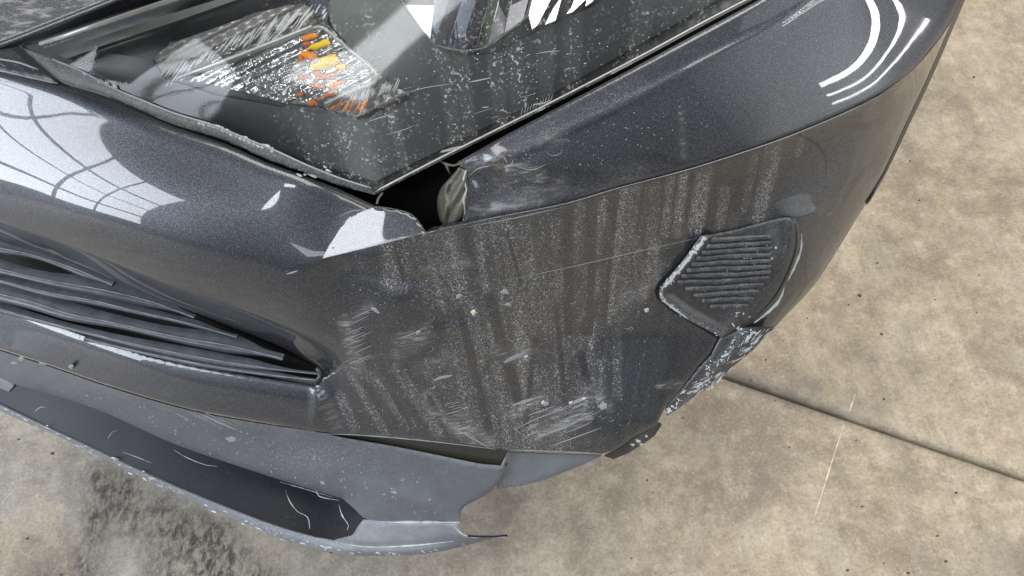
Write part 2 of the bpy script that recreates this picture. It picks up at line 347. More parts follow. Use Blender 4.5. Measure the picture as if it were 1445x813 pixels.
M = dict(
    paint=m_paint(), floor=m_floor(), lens=m_lens(),
    apron=m_plastic('grey_textured_plastic', (.070, .075, .088), .36, .30, 520, .16, cover=(.50, .68), up=.40, dcol=(.24, .25, .27)),
    black=m_plastic('black_trim_plastic', (.018, .019, .023), .38, .35, 420, .15),
    matte=m_plastic('matte_black_plastic', (.014, .015, .020), .5, .10, 300, .12, spec=.25),
    slat=m_plastic('dusty_black_grille_plastic', (.016, .018, .023), .30, .16, 480, .10, dcol=(.26, .29, .33), cover=(.48, .70), up=.34),
    rimp=m_plastic('scuffed_lip_plastic', (.085, .093, .112), .38, .20, 450, .12, dcol=(.38, .40, .43), cover=(.52, .66), up=.5),
    void=m_simple('shade_and_splinter_black', (.002, .002, .002), .9),  # near-black for painted shade in gaps, also the splinter
    foam=m_simple('olive_bumper_foam', (.026, .025, .016), .6, bmp=.3),
    raw=m_plastic('torn_raw_plastic', (.055, .057, .046), .42, .35, 300, .4, dcol=(.26, .245, .19)),
    chalk=m_plastic('chalky_scuff', (.42, .44, .47), .8, .5, 500, .5, dcol=(.7, .7, .7)),
    chalk2=m_plastic('faint_chalky_scuff', (.22, .23, .25), .8, .6, 500, .5, dcol=(.5, .5, .5)),
    mud=m_simple('cream_mud_speck', (.50, .47, .38), .9, bmp=.5, bsc=900),
    bezel=m_plastic('dark_headlight_bezel', (.030, .033, .036), .35, .1, 300, .05),
    bezel2=m_plastic('grey_headlight_bezel', (.12, .135, .125), .30, .1, 300, .05),
    chrome=m_chrome('reflector_chrome'), flute=m_chrome('fluted_bright_reflector', (.62, .62, .60), .42, .5, 500), pale=m_simple('pale_mirror_facet', (.50, .50, .53), .25, .7, 1), olive=m_simple('olive_mirror_facet', (.16, .17, .12), .2, .2, 1),
    darkchrome=m_simple('dark_mirror_facet', (.06, .066, .095), .12, .2, 1, .2, 60),
    clear=m_clearpart('clear_inner_plastic', (.75, .77, .76), .22), clearrim=m_simple('frosted_clear_plastic', (.34, .34, .32), .2, coat=1),
    amber=m_simple('amber_bulb_plastic', (1, .27, 0), .5), amber2=m_simple('yellow_bulb_plastic', (1, .56, 0), .5), amber3=m_simple('dull_amber_plastic', (.55, .14, .02), .5),
    glassy=m_simple('bright_moulded_flute', (.55, .56, .55), .15, coat=1, bmp=.3), crust=m_simple('crusty_sealant', (.34, .34, .33), .6, bmp=.8, bsc=500), rubber=m_plastic('dusty_rubber', (.035, .036, .036), .5, .35, 520, .3, dcol=(.22, .22, .21), cover=(.5, .66)),
)

# ------------------------------------------------------------------ the floor
def ground(px, py, z=0): return world([px], [py], [tz(px, py, z)])[0]
J0 = ground(1020, 530); J1 = ground(1445, 675); jd = (J1-J0)[:2]; jd /= np.linalg.norm(jd); jn = np.array([-jd[1], jd[0]])
fl = link('concrete_floor', [(-40, -40, -.05), (40, -40, -.05), (40, 40, -.05), (-40, 40, -.05)], [(0, 1, 2, 3)], m_simple('dirt_under_slabs', (.06, .05, .04), .95), off=(0, 0, 0), smooth=False)
fl['kind'] = 'structure'
def field(list_, x, y):
    """soft blobs and strokes in world metres: (x0,y0,x1,y1,width)"""
    r = np.zeros(len(x)); P = np.stack([x, y], 1)
    for a, b, w, s in list_:
        d, _, _ = poly_dist(P, [a, b]); r = np.maximum(r, s*np.clip(1.25-d/w, 0, 1))
    return r
def gseg(a, b, w, s=1): return (ground(*a)[:2], ground(*b)[:2], w, s)
PIT = [gseg((140, 690), (120, 830), .03), gseg((170, 700), (330, 830), .055), gseg((260, 760), (260, 830), .07), gseg((130, 670), (330, 760), .025, .8), gseg((300, 770), (370, 830), .04), gseg((60, 810), (140, 840), .03, .6)]
STN = [gseg((712, 715), (705, 735), .028, .75), gseg((690, 765), (760, 745), .022, .5), gseg((1030, 530), (1190, 588), .016, .9), gseg((1190, 590), (1445, 676), .008, .6), gseg((1130, 545), (1230, 575), .03, .4), gseg((985, 570), (960, 740), .012, .4), gseg((1015, 545), (985, 800), .012, .35),
       gseg((900, 640), (860, 800), .02, .3), gseg((1075, 665), (1065, 720), .016, .5), gseg((1200, 500), (1290, 520), .05, .28), gseg((1420, 790), (1460, 810), .06, .5), gseg((820, 740), (830, 830), .03, .3)]
def slab(a0, a1, b0, b1, fine):
    """a slab in joint coordinates: a along the joint, b across it"""
    if fine: xs = np.concatenate([[a0], np.arange(-1.6, 1.6, .012), [a1]]); ys = None
    xs = np.concatenate([np.linspace(a0, -1.6, 6)[:-1], np.arange(-1.6, 1.6, .012), np.linspace(1.6, a1, 6)[1:]]) if fine else np.linspace(a0, a1, 12)
    if fine:
        lo, hi = max(b0, -1.1), min(b1, 1.1)
        ys = np.concatenate([np.linspace(b0, lo, 5)[:-1] if lo > b0 else [], np.arange(lo, hi, .012), [hi], np.linspace(hi, b1, 5)[1:] if hi < b1 else []])
    else: ys = np.linspace(b0, b1, 12)
    X, Y = np.meshgrid(xs, ys); nx = len(xs); ny = len(ys)
    w = J0[:2]+X.ravel()[:, None]*jd+Y.ravel()[:, None]*jn
    z = np.zeros(len(w)); e = np.minimum(Y.ravel()-b0, b1-Y.ravel()); z -= .004*np.clip(1-e/.012, 0, 1)**2
    jit = np.where((e < .02) & (e > .0005), 0, 1)
    V = np.column_stack([w, z]); F = [(j*nx+i, j*nx+i+1, (j+1)*nx+i+1, (j+1)*nx+i) for j in range(ny-1) for i in range(nx-1)]
    n0 = len(V); bl = [(0, i) for i in range(nx)]+[(j, nx-1) for j in range(1, ny)]+[(ny-1, i) for i in range(nx-2, -1, -1)]+[(j, 0) for j in range(ny-2, 0, -1)]
    bi = [j*nx+i for j, i in bl]; V = np.vstack([V, V[bi]-[0, 0, .045]])
    for k in range(len(bi)): F.append((bi[(k+1) % len(bi)], bi[k], n0+k, n0+(k+1) % len(bi)))
    o = link('concrete_slab', V, F, M['floor'], fl, {'pit': np.clip(field(PIT, V[:, 0], V[:, 1]), 0, 1), 'stain': np.clip(field(STN, V[:, 0], V[:, 1]), 0, 1)}, off=(0, 0, 0)); return o
g = .0035
slab(-12, 12, g, 4.5, True); slab(-12, 12, -4.5, -g, True)
slab(-12, 12, 4.5+2*g, 12, False); slab(-12, 12, -12, -4.5-2*g, False)

# glazing bars of the window that the wing mirrors
bpy.context.view_layer.update(); MW = WIN.matrix_world.copy(); bars = []
def bar(x0, y0, x1, y1, w):
    a = np.array([x0, y0]); b = np.array([x1, y1]); d = (b-a)/np.linalg.norm(b-a); n = np.array([-d[1], d[0]])*w/2; V = []
    for z in (-.03, -.08):
        for p in (a+n, a-n, b-n, b+n): V.append(tuple(MW @ Vector((p[0], p[1], z))))
    return np.array(V), [(0, 1, 2, 3), (7, 6, 5, 4), (0, 4, 5, 1), (1, 5, 6, 2), (2, 6, 7, 3), (3, 7, 4, 0)], {}
bars = [bar(-1.1, y0, 1.1, y1, w) for y0, y1, w in ((-1.05, -.95, .10), (-.10, -.15, .05), (.7, .62, .09), (-1.77, -1.77, .1), (1.77, 1.77, .1))]
bars += [bar(x0, -1.75, x1, 1.75, w) for x0, x1, w in ((-.45, -.42, .05), (.30, .34, .05), (-1.12, -1.12, .08), (1.12, 1.12, .08))]
V, F, A = merge(bars); o = link('workshop_window_frame', V, F, m_simple('window_frame_steel', (.34, .37, .40), .6), off=(0, 0, 0), smooth=False); o['kind'] = 'structure'

# ------------------------------------------------------------------ the car
car = empty('car', loc=BASE)
car['label'] = 'dark grey metallic car with a cracked, scraped front bumper corner standing on the concrete floor'; car['category'] = 'car'

def E3(*p): return spl(p, 18)
CR = E3((455, 365, .598), (500, 354, .600), (545, 343, .602), (603, 328, .605), (660, 315, .608), (730, 301, .610), (800, 287, .612), (867, 267, .614), (979, 237, .618), (1090, 201, .622), (1144, 180, .624), (1197, 157, .627), (1242, 134, .630), (1288, 97, .634), (1313, 69, .637), (1336, 38, .640), (1355, 0, .643), (1375, -50, .647))
SL = E3((1382, -50, .595), (1361, 0, .59), (1320, 95, .57), (1280, 180, .55), (1245, 250, .53), (1208, 310, .505), (1182, 353, .487), (1149, 403, .465), (1121, 433, .443), (1093, 462, .424))
BI = E3((1046, 463, .418), (1016, 476, .408), (1004, 500, .392), (986, 519, .379), (962, 550, .358), (941, 571, .344), (926, 600, .328), (897, 615, .318), (869, 635, .307), (849, 641, .303))
SM = E3((-60, 472, .378), (0, 492, .378), (77, 517, .377), (155, 544, .375), (271, 577, .372), (387, 598, .367), (457, 610, .362), (560, 618, .348), (640, 627, .333), (715, 636, .321), (790, 639, .310), (849, 641, .303))
GB = E3((-60, 405, .43), (0, 429, .43), (83, 462, .43), (186, 497, .428), (232, 509, .426), (349, 530, .424), (445, 543, .42))
RL = E3((-60, 322, .545), (0, 345, .54), (60, 357, .538), (110, 377, .53), (190, 410, .518), (292, 448, .495), (399, 491, .46), (452, 520, .432))
RU = E3((-60, 285, .585), (0, 309, .58), (133, 359, .568), (249, 405, .548), (365, 445, .522), (440, 478, .497), (500, 510, .465))
TE = E3((-60, 90, .702), (0, 102, .700), (85, 121, .694), (143, 141, .688), (199, 163, .682), (252, 184, .675), (316, 205, .668), (375, 231, .660), (432, 252, .652), (480, 270, .636), (532, 291, .622))
TE[:, 1] -= 3*np.clip((525-TE[:, 0])/60, 0, 1)
_c = [(532, 291, .622), (603, 328, .605), (455, 365, .598)]
_w = np.linalg.solve(np.array([(a, b, 1) for a, b, _ in _c]), np.array([1/tz(*q) for q in _c]))
def fold(x, y): return 1/(_w[0]*x+_w[1]*y+_w[2])+1.5e-7*(x-455)*(603-x)*np.clip((365-y)/60, 0, 1)*0+2.2e-7*np.clip(x-535, 0, None)**2
def onfold(P): P = np.asarray(P, float); return np.column_stack([P[:, 0], P[:, 1], P[:, 0]*0, [fold(x, y) for x, y in P[:, :2]]])
LE = onfold(E3((532, 291), (505, 301), (480, 322), (463, 348), (455, 365)))

# skin: the front face of the bumper cover with the grille opening cut out
outl = chain(TE, LE, CR, SL, BI, SM[::-1], GB, [(449, 538), (453, 520)], RL[::-1])
def roll(x, y):
    u = .908*(x-1265)+.419*y; return KR*np.clip(u+UR, 0, None)**2
KR = 0.75e-6; UR = 110
def skin_extra(x, y):
    P = np.stack([x, y], 1); t = roll(x, y)
    # downward facing bevel above the grille
    d, s, fr = poly_dist(P, RU); below = (s > 0) & inside(P, np.vstack([RU[:, :2], RL[::-1, :2]+[0, 14]]))
    t += np.where(below, d*.0010*np.clip((500-x)/90, 0, 1), 0)
    # shallow crease from the dent towards the lamp cover, and the pushed-in area under it
    cl = [(700, 397), (800, 377), (900, 354), (985, 336)]
    d, s, fr = poly_dist(P, cl); t += .0016*np.exp(-(d/16)**2)*(fr > 0)*(fr < 1)
    for cx, cy, rx, ry, a in ((600, 430, 95, 40, .004), (520, 480, 40, 55, .004), (700, 440, 40, 60, -.003), (640, 560, 60, 40, -.004), (800, 455, 90, 50, .003), (480, 560, 26, 40, .004), (455, 575, 14, 30, -.003), (905, 470, 60, 14, .0005)):
        t += a*np.exp(-((x-cx)/rx)**2-((y-cy)/ry)**2)
    for cl, a, w in (([(485, 515), (560, 560), (640, 605)], .0016, 8), ([(520, 505), (610, 470), (700, 452)], -.0016, 8), ([(455, 366), (560, 396), (690, 401)], .0020, 10), ([(445, 545), (447, 575), (440, 604)], -.0030, 8), ([(560, 590), (640, 560), (720, 560)], .0010, 10), ([(700, 640), (705, 560), (720, 500)], -.0010, 8)):
        d, s, fr = poly_dist(P, cl); t += a*np.exp(-(d/w)**2)*np.sin(np.pi*np.clip(fr, .02, .98))**.5
    # flared brow over the lamp cover
    d, s, fr = poly_dist(P, [(1090, 302), (1170, 303), (1215, 285)]); t += -.0012*np.exp(-(d/10)**2)*np.sin(np.pi*np.clip(fr, 0, 1))
    return t

DB = [((818, 288), (811, 380), 9), ((811, 380), (810, 500), 12), ((851, 285), (841, 375), 9), ((895, 264), (878, 365), 21), ((878, 365), (868, 430), 30), ((925, 263), (917, 345), 8), ((946, 252), (938, 330), 6), ((965, 246), (955, 330), 7),
      ((995, 238), (981, 322), 11), ((1023, 268), (1016, 318), 7), ((1066, 216), (1050, 295), 6), ((1092, 206), (1070, 305), 12), ((1133, 192), (1126, 218), 5),
      ((560, 352), (562, 392), 24), ((610, 345), (625, 400), 40), ((700, 330), (700, 400), 34), ((760, 315), (762, 400), 30), ((744, 400), (744, 470), 45), ((690, 440), (640, 520), 38), ((760, 470), (770, 620), 48), ((705, 540), (730, 620), 30), ((830, 430), (832, 560), 24), ((655, 560), (690, 610), 28), ((600, 560), (640, 605), 12), ((560, 520), (620, 610), 9), ((520, 530), (580, 600), 8), ((490, 520), (545, 612), 6), ((480, 560), (500, 605), 8), ((870, 470), (872, 560), 7), ((790, 400), (880, 395), 26), ((920, 380), (930, 385), 20), ((925, 345), (905, 420), 9)]
CB = [((657, 330), (672, 388), 5), ((802, 290), (802, 470), 7), ((838, 283), (832, 470), 5), ((866, 275), (845, 500), 7), ((556, 345), (570, 395), 3), ((716, 330), (735, 400), 3), ((690, 420), (730, 560), 8), ((650, 440), (690, 610), 6), ((755, 480), (742, 600), 4), ((785, 430), (800, 600), 4), ((606, 560), (630, 612), 4), ((820, 500), (850, 620), 5), ((850, 420), (820, 470), 7), ((545, 540), (585, 610), 4), ((908, 262), (898, 330), 2.2)]
def vn1(x, s, seed=0):
    r = np.random.default_rng(seed).random(4096); i = np.floor(x/s).astype(int); f = x/s-i; f = f*f*(3-2*f); return r[i % 4096]*(1-f)+r[(i+1) % 4096]*f
def dust_skin(x, y):
    P = np.stack([x, y], 1); r = np.zeros(len(x))
    for a, b, w in DB:
        d, _, fr = poly_dist(P, [a, b]); r = np.maximum(r, np.clip((1.25-d/w)*1.7, 0, 1)*.9)
    for a, b, w in CB:
        d, _, _ = poly_dist(P, [a, b]); r *= np.clip((d/w-.75)*2.2, 0.06, 1)
    az = (x-784)/(1112-y)*800                    # falls plumb down the panel
    streak = .55+.45*np.clip((vn1(az+900, 9, 3)-.42)*5, 0, 1); r *= streak
    run = np.clip((vn1(az+900, 6, 9)-.62)*4, 0, 1)*np.clip((x-480)/60, 0, 1)*np.clip((1130-x)/80, 0, 1)*.25; r = np.maximum(r, run*(y > 300))
    r *= 1-.8*np.clip((x-880)/40, 0, 1)*np.clip((y-430)/30, 0, 1)
    r = np.maximum(r, .10*np.clip((x-450)/60, 0, 1)*np.clip((900-x)/60, 0, 1))
    return np.clip(r, 0, 1)
SMR = [((560, 500), (600, 475), 14, .5), ((455, 560), (475, 600), 12, .35), ((700, 500), (745, 495), 16, .35), ((775, 600), (840, 560), 22, .45), ((600, 380), (660, 372), 10, .3), ((880, 420), (930, 400), 14, .4), ((650, 590), (690, 625), 12, .5), ((487, 455), (505, 520), 12, .8), ((500, 452), (520, 432), 9, .5), ((760, 612), (828, 586), 11, .9), ((722, 585), (765, 562), 9, .8), ((640, 600), (665, 618), 12, .9), ((610, 580), (640, 600), 8, .5), ((560, 480), (600, 462), 9, .5), ((590, 520), (640, 505), 12, .35), ((830, 545), (860, 575), 8, .6), ((930, 545), (960, 540), 6, .5), ((1135, 430), (1190, 335), 7, .4), ((600, 330), (655, 318), 4, .5)]
def smear_f(lst):
    def f(x, y):
        P = np.stack([x, y], 1); r = np.zeros(len(x))
        for a, b, w, s in lst:
            d, _, _ = poly_dist(P, [a, b]); r = np.maximum(r, s*np.clip(1.2-d/w, 0, 1))
        return r
    return f
skin = Panel(outl, list(TE)+list(LE)+list(CR)+list(SL)+list(BI)+list(SM)+list(GB)+list(RL)+list(RU)+[(480, 385, .577), (560, 365, .583), (600, 350, .587), (560, 430, .546), (720, 470, .474), (850, 470, .434), (1050, 260, .580), (1180, 230, .572)],
             fillets=[(SL, 70, .030), (TE, 24, .008), (SM, 4, .003), (GB, 30, .006), (RL, 5, .005), (BI, 5, .003)], extra=skin_extra, step=3, thick=.004, lam=3e-4, attrs={'dust': dust_skin, 'smear': smear_f(SMR)})

# ledge above the crease, beside the headlight
HOLE = [(530, 292), (560, 296), (585, 307), (592, 314), (602, 328), (625, 320), (655, 314), (656, 300), (655, 275), (658, 255), (655, 238), (645, 232)]
LG = E3((645, 229, .658), (700, 198, .667), (800, 145, .686), (880, 103, .699), (960, 60, .711), (1080, -5, .726), (1155, -50, .736))
RD = E3((690, 232, .654), (740, 212, .661), (800, 184, .670), (867, 153, .680), (947, 113, .690), (1010, 80, .698), (1086, 40, .706), (1144, 0, .712), (1215, -50, .720))
outj = chain(LG, [(1300, -50)], CR[::-1][:np.argmin(abs(CR[::-1][:, 0]-603))+1], [(603, 328), (609, 326), (613, 322.5), (621, 322), (628, 318), (636, 319), (645, 315), (650, 316), (655, 311), (653, 305), (658, 298), (655, 290), (657, 281), (653, 273), (657, 266), (655, 258), (661, 252), (656, 246), (658, 239), (651, 236), (645, 229)])
def ledge_extra(x, y):
    t = roll(x, y)
    for cx, cy, rx, ry, a in ((700, 222, 16, 12, -.006), (712, 228, 8, 10, .004), (690, 280, 40, 30, .004), (760, 262, 60, 22, .0025), (850, 190, 40, 40, .0015), (665, 250, 16, 16, .003), (900, 245, 30, 10, -.0015)):
        t += a*np.exp(-((x-cx)/rx)**2-((y-cy)/ry)**2)
    P = np.stack([x, y], 1); d, s, fr = poly_dist(P, RD); t += -.0016*np.exp(-(d/7)**2)
    return t
LD = [((670, 290), (790, 262), 20, .22), ((700, 225), (760, 250), 14, .6), ((660, 240), (700, 215), 8, .7), ((680, 300), (760, 285), 8, .5), ((700, 265), (740, 240), 20, .25), ((760, 200), (790, 195), 10, .4), ((745, 268), (755, 270), 10, .6), ((640, 322), (800, 292), 5, .5), ((960, 150), (965, 220), 5, .3)]
ledge = Panel(outj, list(LG)+list(RD)+list(CR[2:])+[(1300, -50, .682)], fillets=[(LG, 6, .006), (CR, 9, .0022)], extra=ledge_extra, step=3, thick=.004, lam=3e-3,
              attrs={'dust': smear_f([((660, 240), (760, 300), 30, .35), ((700, 220), (900, 120), 16, .30), ((820, 270), (900, 245), 16, .25)]), 'smear': smear_f(LD)})
# buckled flap at the left of the hole
UL = onfold([(532, 291, .625), (541, 291.5, .6248), (550, 295, .6245), (561, 295, .624), (568, 299, .622), (576, 300, .6205), (581, 305, .619), (588, 307, .617), (590, 314, .613), (596, 318, .610), (598, 325, .607), (603, 328, .605)])
flapo = chain(LE[::-1], UL, CR[:np.argmin(abs(CR[:, 0]-603))+1][::-1])
flap = Panel(flapo, list(LE)+list(UL)+list(CR[:8])+list(onfold([(520, 330), (560, 322), (500, 335), (545, 310), (580, 325)])), fillets=[(UL, 4, .002)], step=2.5, thick=.003, lam=1e-5, attrs={'smear': smear_f([((455, 365), (600, 330), 3, .5)])})
cre = CR[np.argmin(abs(CR[:, 0]-603)):]
class _T:
    def mesh(s): 
        v = world(cre[:, 0], cre[:, 1]+.6, skin.depth(cre[:, 0], cre[:, 1])-.0002); return tube(v, .0011, 8)
bumper = build('bumper_cover', [skin, ledge, flap, _T()], M['paint'], car)

def off(panel, d): return lambda x, y: panel.depth(x, y)+d
class Over(Panel):
    """a skin laid over (or under) another one"""
    def __init__(s, base, outline, d=0.0, extra=None, **k):
        s.out = np.asarray(outline, float)[:, :2]; s.b = base; s.d = d; s.extra = extra; s.fil = k.get('fillets', ()); s.step = k.get('step', 3); s.thick = k.get('thick', .003); s.attrs = k.get('attrs', {})
        s.tps = lambda x, y: base.look(x, y)-d
def ribbon(panel, pts, w, lift=.0005, taper=True, jag=.0):
    P = spl([(a[0], a[1]) for a in pts], 5) if len(pts) > 1 else np.array(pts); n = len(P)
    T = np.gradient(P, axis=0); T /= np.linalg.norm(T, axis=1)[:, None]+1e-9; Nn = np.stack([-T[:, 1], T[:, 0]], 1)
    q = np.linspace(0, 1, n); ww = w*(np.sin(np.pi*np.clip(q, .04, .96))**.5 if taper else np.ones(n))*(1+jag*(rng.random(n)-.5)*2)
    a = P+Nn*ww[:, None]/2; b = P-Nn*ww[:, None]/2; X = np.vstack([a, P, b])
    V = panel.at(X[:, 0], X[:, 1], lift*.3); V[n:2*n] = panel.at(P[:, 0], P[:, 1], lift)
    F = [(i, i+1, n+i+1, n+i) for i in range(n-1)]+[(n+i, n+i+1, 2*n+i+1, 2*n+i) for i in range(n-1)]
    return V, F, {}
def blob(panel, x, y, rx, ry, rot=0, lift=.0012, n=12, jag=.25):
    a = np.linspace(0, 2*np.pi, n, endpoint=False); r = 1+jag*(rng.random(n)-.5)*2; c, s_ = math.cos(rot), math.sin(rot)
    X = []; 
    for k, (q, l) in enumerate(((1, .05), (.65, .8))):
        u = np.cos(a)*rx*r*q; v = np.sin(a)*ry*r*q; X.append(np.stack([x+u*c-v*s_, y+u*s_+v*c], 1))
    V = np.vstack([panel.at(X[0][:, 0], X[0][:, 1], lift*.05), panel.at(X[1][:, 0], X[1][:, 1], lift*.8), panel.at(x, y, lift)])
    F = [(i, (i+1) % n, n+(i+1) % n, n+i) for i in range(n)]+[(n+i, n+(i+1) % n, 2*n) for i in range(n)]
    return V, F, {}
def put(name, ms, mt, parent, stuff=False):
    V, F, A = merge(ms if isinstance(ms, list) else [ms]); o = link(name, V, F, mt, parent, A)
    if stuff: o['kind'] = 'stuff'
    return o

# black sheet behind the skins, standing in for the shade inside the bumper
lin = [(-60, -50), (1180, -50), (1100, 40), (900, 170), (800, 330), (840, 560), (700, 610), (450, 590), (-60, 450)]
put('cavity_shade_sheet', [Panel(lin, [(x, y, z-.10) for x, y, z in ((-60, -50, .80), (1180, -50, .78), (1000, 150, .68), (800, 260, .62), (800, 600, .36), (450, 600, .37), (-60, 455, .42), (500, 300, .62), (0, 100, .70))], step=25, thick=.05).mesh()], M['void'], car)
put('bumper_foam', [Panel([(440, 602), (560, 612), (716, 630), (716, 656), (700, 664), (600, 650), (440, 625)], [(440, 602, .345), (716, 630, .315), (700, 660, .295), (440, 625, .33), (600, 650, .31)], step=6, thick=.03).mesh()], M['foam'], car)

# lower apron
AE = E3((-60, 508, .290), (0, 533, .288), (23, 543, .286), (60, 553, .284), (135, 577, .278), (200, 606, .272), (252, 629, .268), (349, 662, .260), (430, 688, .252), (484, 704, .246))
SA = E3((-60, 475, .368), (0, 495, .368), (77, 520, .367), (155, 547, .365), (271, 580, .361), (387, 601, .356), (440, 608, .353), (480, 617, .347), (560, 631, .334), (620, 643, .324), (680, 655, .313), (706, 657, .308))
AR = E3((706, 657, .308), (713, 645, .315), (716, 637, .322), (714, 652, .312), (706, 680, .290), (690, 695, .278), (672, 706, .266), (656, 714, .258), (650, 722, .251), (651, 732, .244))
AB = E3((651, 734, .243), (600, 735, .240), (560, 734, .238), (513, 731, .236), (500, 718, .240), (484, 704, .246))
def ap_ex(x, y):
    P = np.stack([x, y], 1); d, s, fr = poly_dist(P, [(-60, 500), (60, 540), (250, 610), (400, 655), (520, 690), (600, 712)]); return -.0025*np.exp(-(d/14)**2)+.002*np.exp(-((x-330)/60)**2-((y-615)/12)**2)
apd = lambda x, y: np.clip(.15+.7*np.exp(-((y-(500+.22*x))/22)**2)*(x < 420)+.55*np.exp(-((x-450)/90)**2-((y-645)/22)**2)+.25*vn1(x+y*2, 23, 5), 0, .8)
apron = Panel(chain(SA, AR[4:] if False else AR, AB, AE[::-1]), list(SA)+list(AR)+list(AB)+list(AE), fillets=[(AE, 8, .008), (SA, 3, .002), (AR, 4, .004)], extra=ap_ex, step=4, thick=.003, lam=3e-4, attrs={'dust': apd})
apo = build('lower_apron', [apron], M['apron'], car)

# recessed channel above the lip, and the lip
RI = E3((-60, 540, .222), (0, 571, .22), (105, 621, .217), (232, 680, .214), (349, 728, .212), (420, 752, .211), (470, 762, .212), (495, 755, .218), (513, 733, .232))
RO = E3((-60, 548, .206), (0, 580, .205), (77, 614, .204), (155, 651, .203), (232, 689, .202), (329, 732, .20), (407, 763, .20), (484, 782, .20), (560, 784, .20), (614, 780, .20), (668, 767, .20), (700, 759, .202))
chan = Panel(chain(AE-[0, 3, 0], [(513, 731)], RI[::-1]), [(x, y, z-.045) for x, y, z in AE[::3]]+[(x, y, z-.003) for x, y, z in RI[:-6]]+[(500, 715, .225), (513, 733, .230), (480, 730, .214)], step=6, thick=.01, lam=1e-4)
put('recessed_channel', [chan.mesh()], M['matte'], car)
LT = E3((513, 733, .232), (560, 735, .234), (600, 736, .236), (650, 735, .238), (648, 745, .232), (654, 754, .228), (664, 757, .224), (690, 757, .216), (717, 756, .21))
LX = [(-60, 541, .221), (0, 572, .219)]
lip = Panel(chain(RI, LT, [(712, 759)], RO[::-1]), list(RI)+list(LT)+list(RO)+[(520, 768, .214), (600, 768, .212), (480, 772, .207)], fillets=[(RO, 6, .006), (LT[:20], 3, .003)], extra=lambda x, y: .0015*np.exp(-(poly_dist(np.stack([x, y], 1), [(470, 764), (520, 772), (600, 768), (660, 762)])[0]/4)**2), step=3.5, thick=.004, lam=1e-4,
            attrs={'dust': lambda x, y: np.clip(.55*(x < 500)+.25+.3*vn1(x, 14, 2), 0, 1)})
lipo = build('splitter_lip', [lip], M['rimp'], car)
# torn strip left of the splitter, pointing right
uf = Panel([(716, 638), (760, 640), (849, 643), (830, 653), (805, 663), (770, 677), (735, 686), (700, 690), (709, 672), (714, 655)], [(716, 638, .310), (849, 643, .295), (805, 663, .284), (770, 677, .277), (700, 690, .272), (760, 640, .304)], fillets=[([(849, 643), (805, 663), (770, 677), (735, 686), (700, 690)], 4, .004)], step=4, thick=.003,
           attrs={'dust': lambda x, y: np.clip(.25+.6*np.exp(-((x-725)/20)**2-((y-683)/6)**2), 0, 1)})
put('under_panel', [uf.mesh()], M['apron'], car)
ue = Panel([(853, 644), (869, 636), (897, 617), (931, 597), (934, 599), (924, 615), (909, 626), (886, 640), (866, 648)], [(853, 644, .295), (934, 599, .315), (866, 648, .288), (924, 615, .300), (897, 617, .308)], fillets=[([(924, 615), (909, 626), (886, 640), (866, 648)], 5, .005)], step=3, thick=.003, attrs={'dust': lambda x, y: np.clip(.05+.4*np.exp(-((x-905)/14)**2), 0, 1)})
put('undertray_edge', [ue.mesh()], M['black'], car)
BO = E3((1093, 463, .421), (1062, 495, .390), (1035, 517, .370), (1004, 544, .351), (980, 560, .340), (962, 573, .332), (942, 587, .324), (940, 580, .332), (941, 571, .340))
bb = BI[:np.argmin(abs(BI[:, 1]-571))+1]-[0, 0, .002]
band = Panel(chain(E3((1093, 463), (1046, 463)), bb, BO[::-1]), list(bb)+list(BO), fillets=[(BO[:-4], 22, .016), (bb, 5, .004)], step=3, thick=.004, lam=1e-4,
             attrs={'dust': lambda x, y: np.clip(.15+.9*np.exp(-(poly_dist(np.stack([x, y], 1), [(1060, 450), (1035, 490), (1010, 520), (985, 550), (955, 580)])[0]/9)**2)*(.4+.6*vn1(x*1.3+y, 7, 8)), 0, 1)})
put('lower_corner_trim', [band.mesh()], M['black'], car)
wa = Over(skin, chain(E3((1385, -50), (1362, 0), (1321, 96), (1281, 181), (1247, 251), (1226, 287)), E3((1224, 286), (1244, 250), (1277, 179), (1316, 94), (1356, 0), (1378, -50))), d=.002, step=3, thick=.012)
put('wheel_arch_edge', [wa.mesh()], M['black'], car)

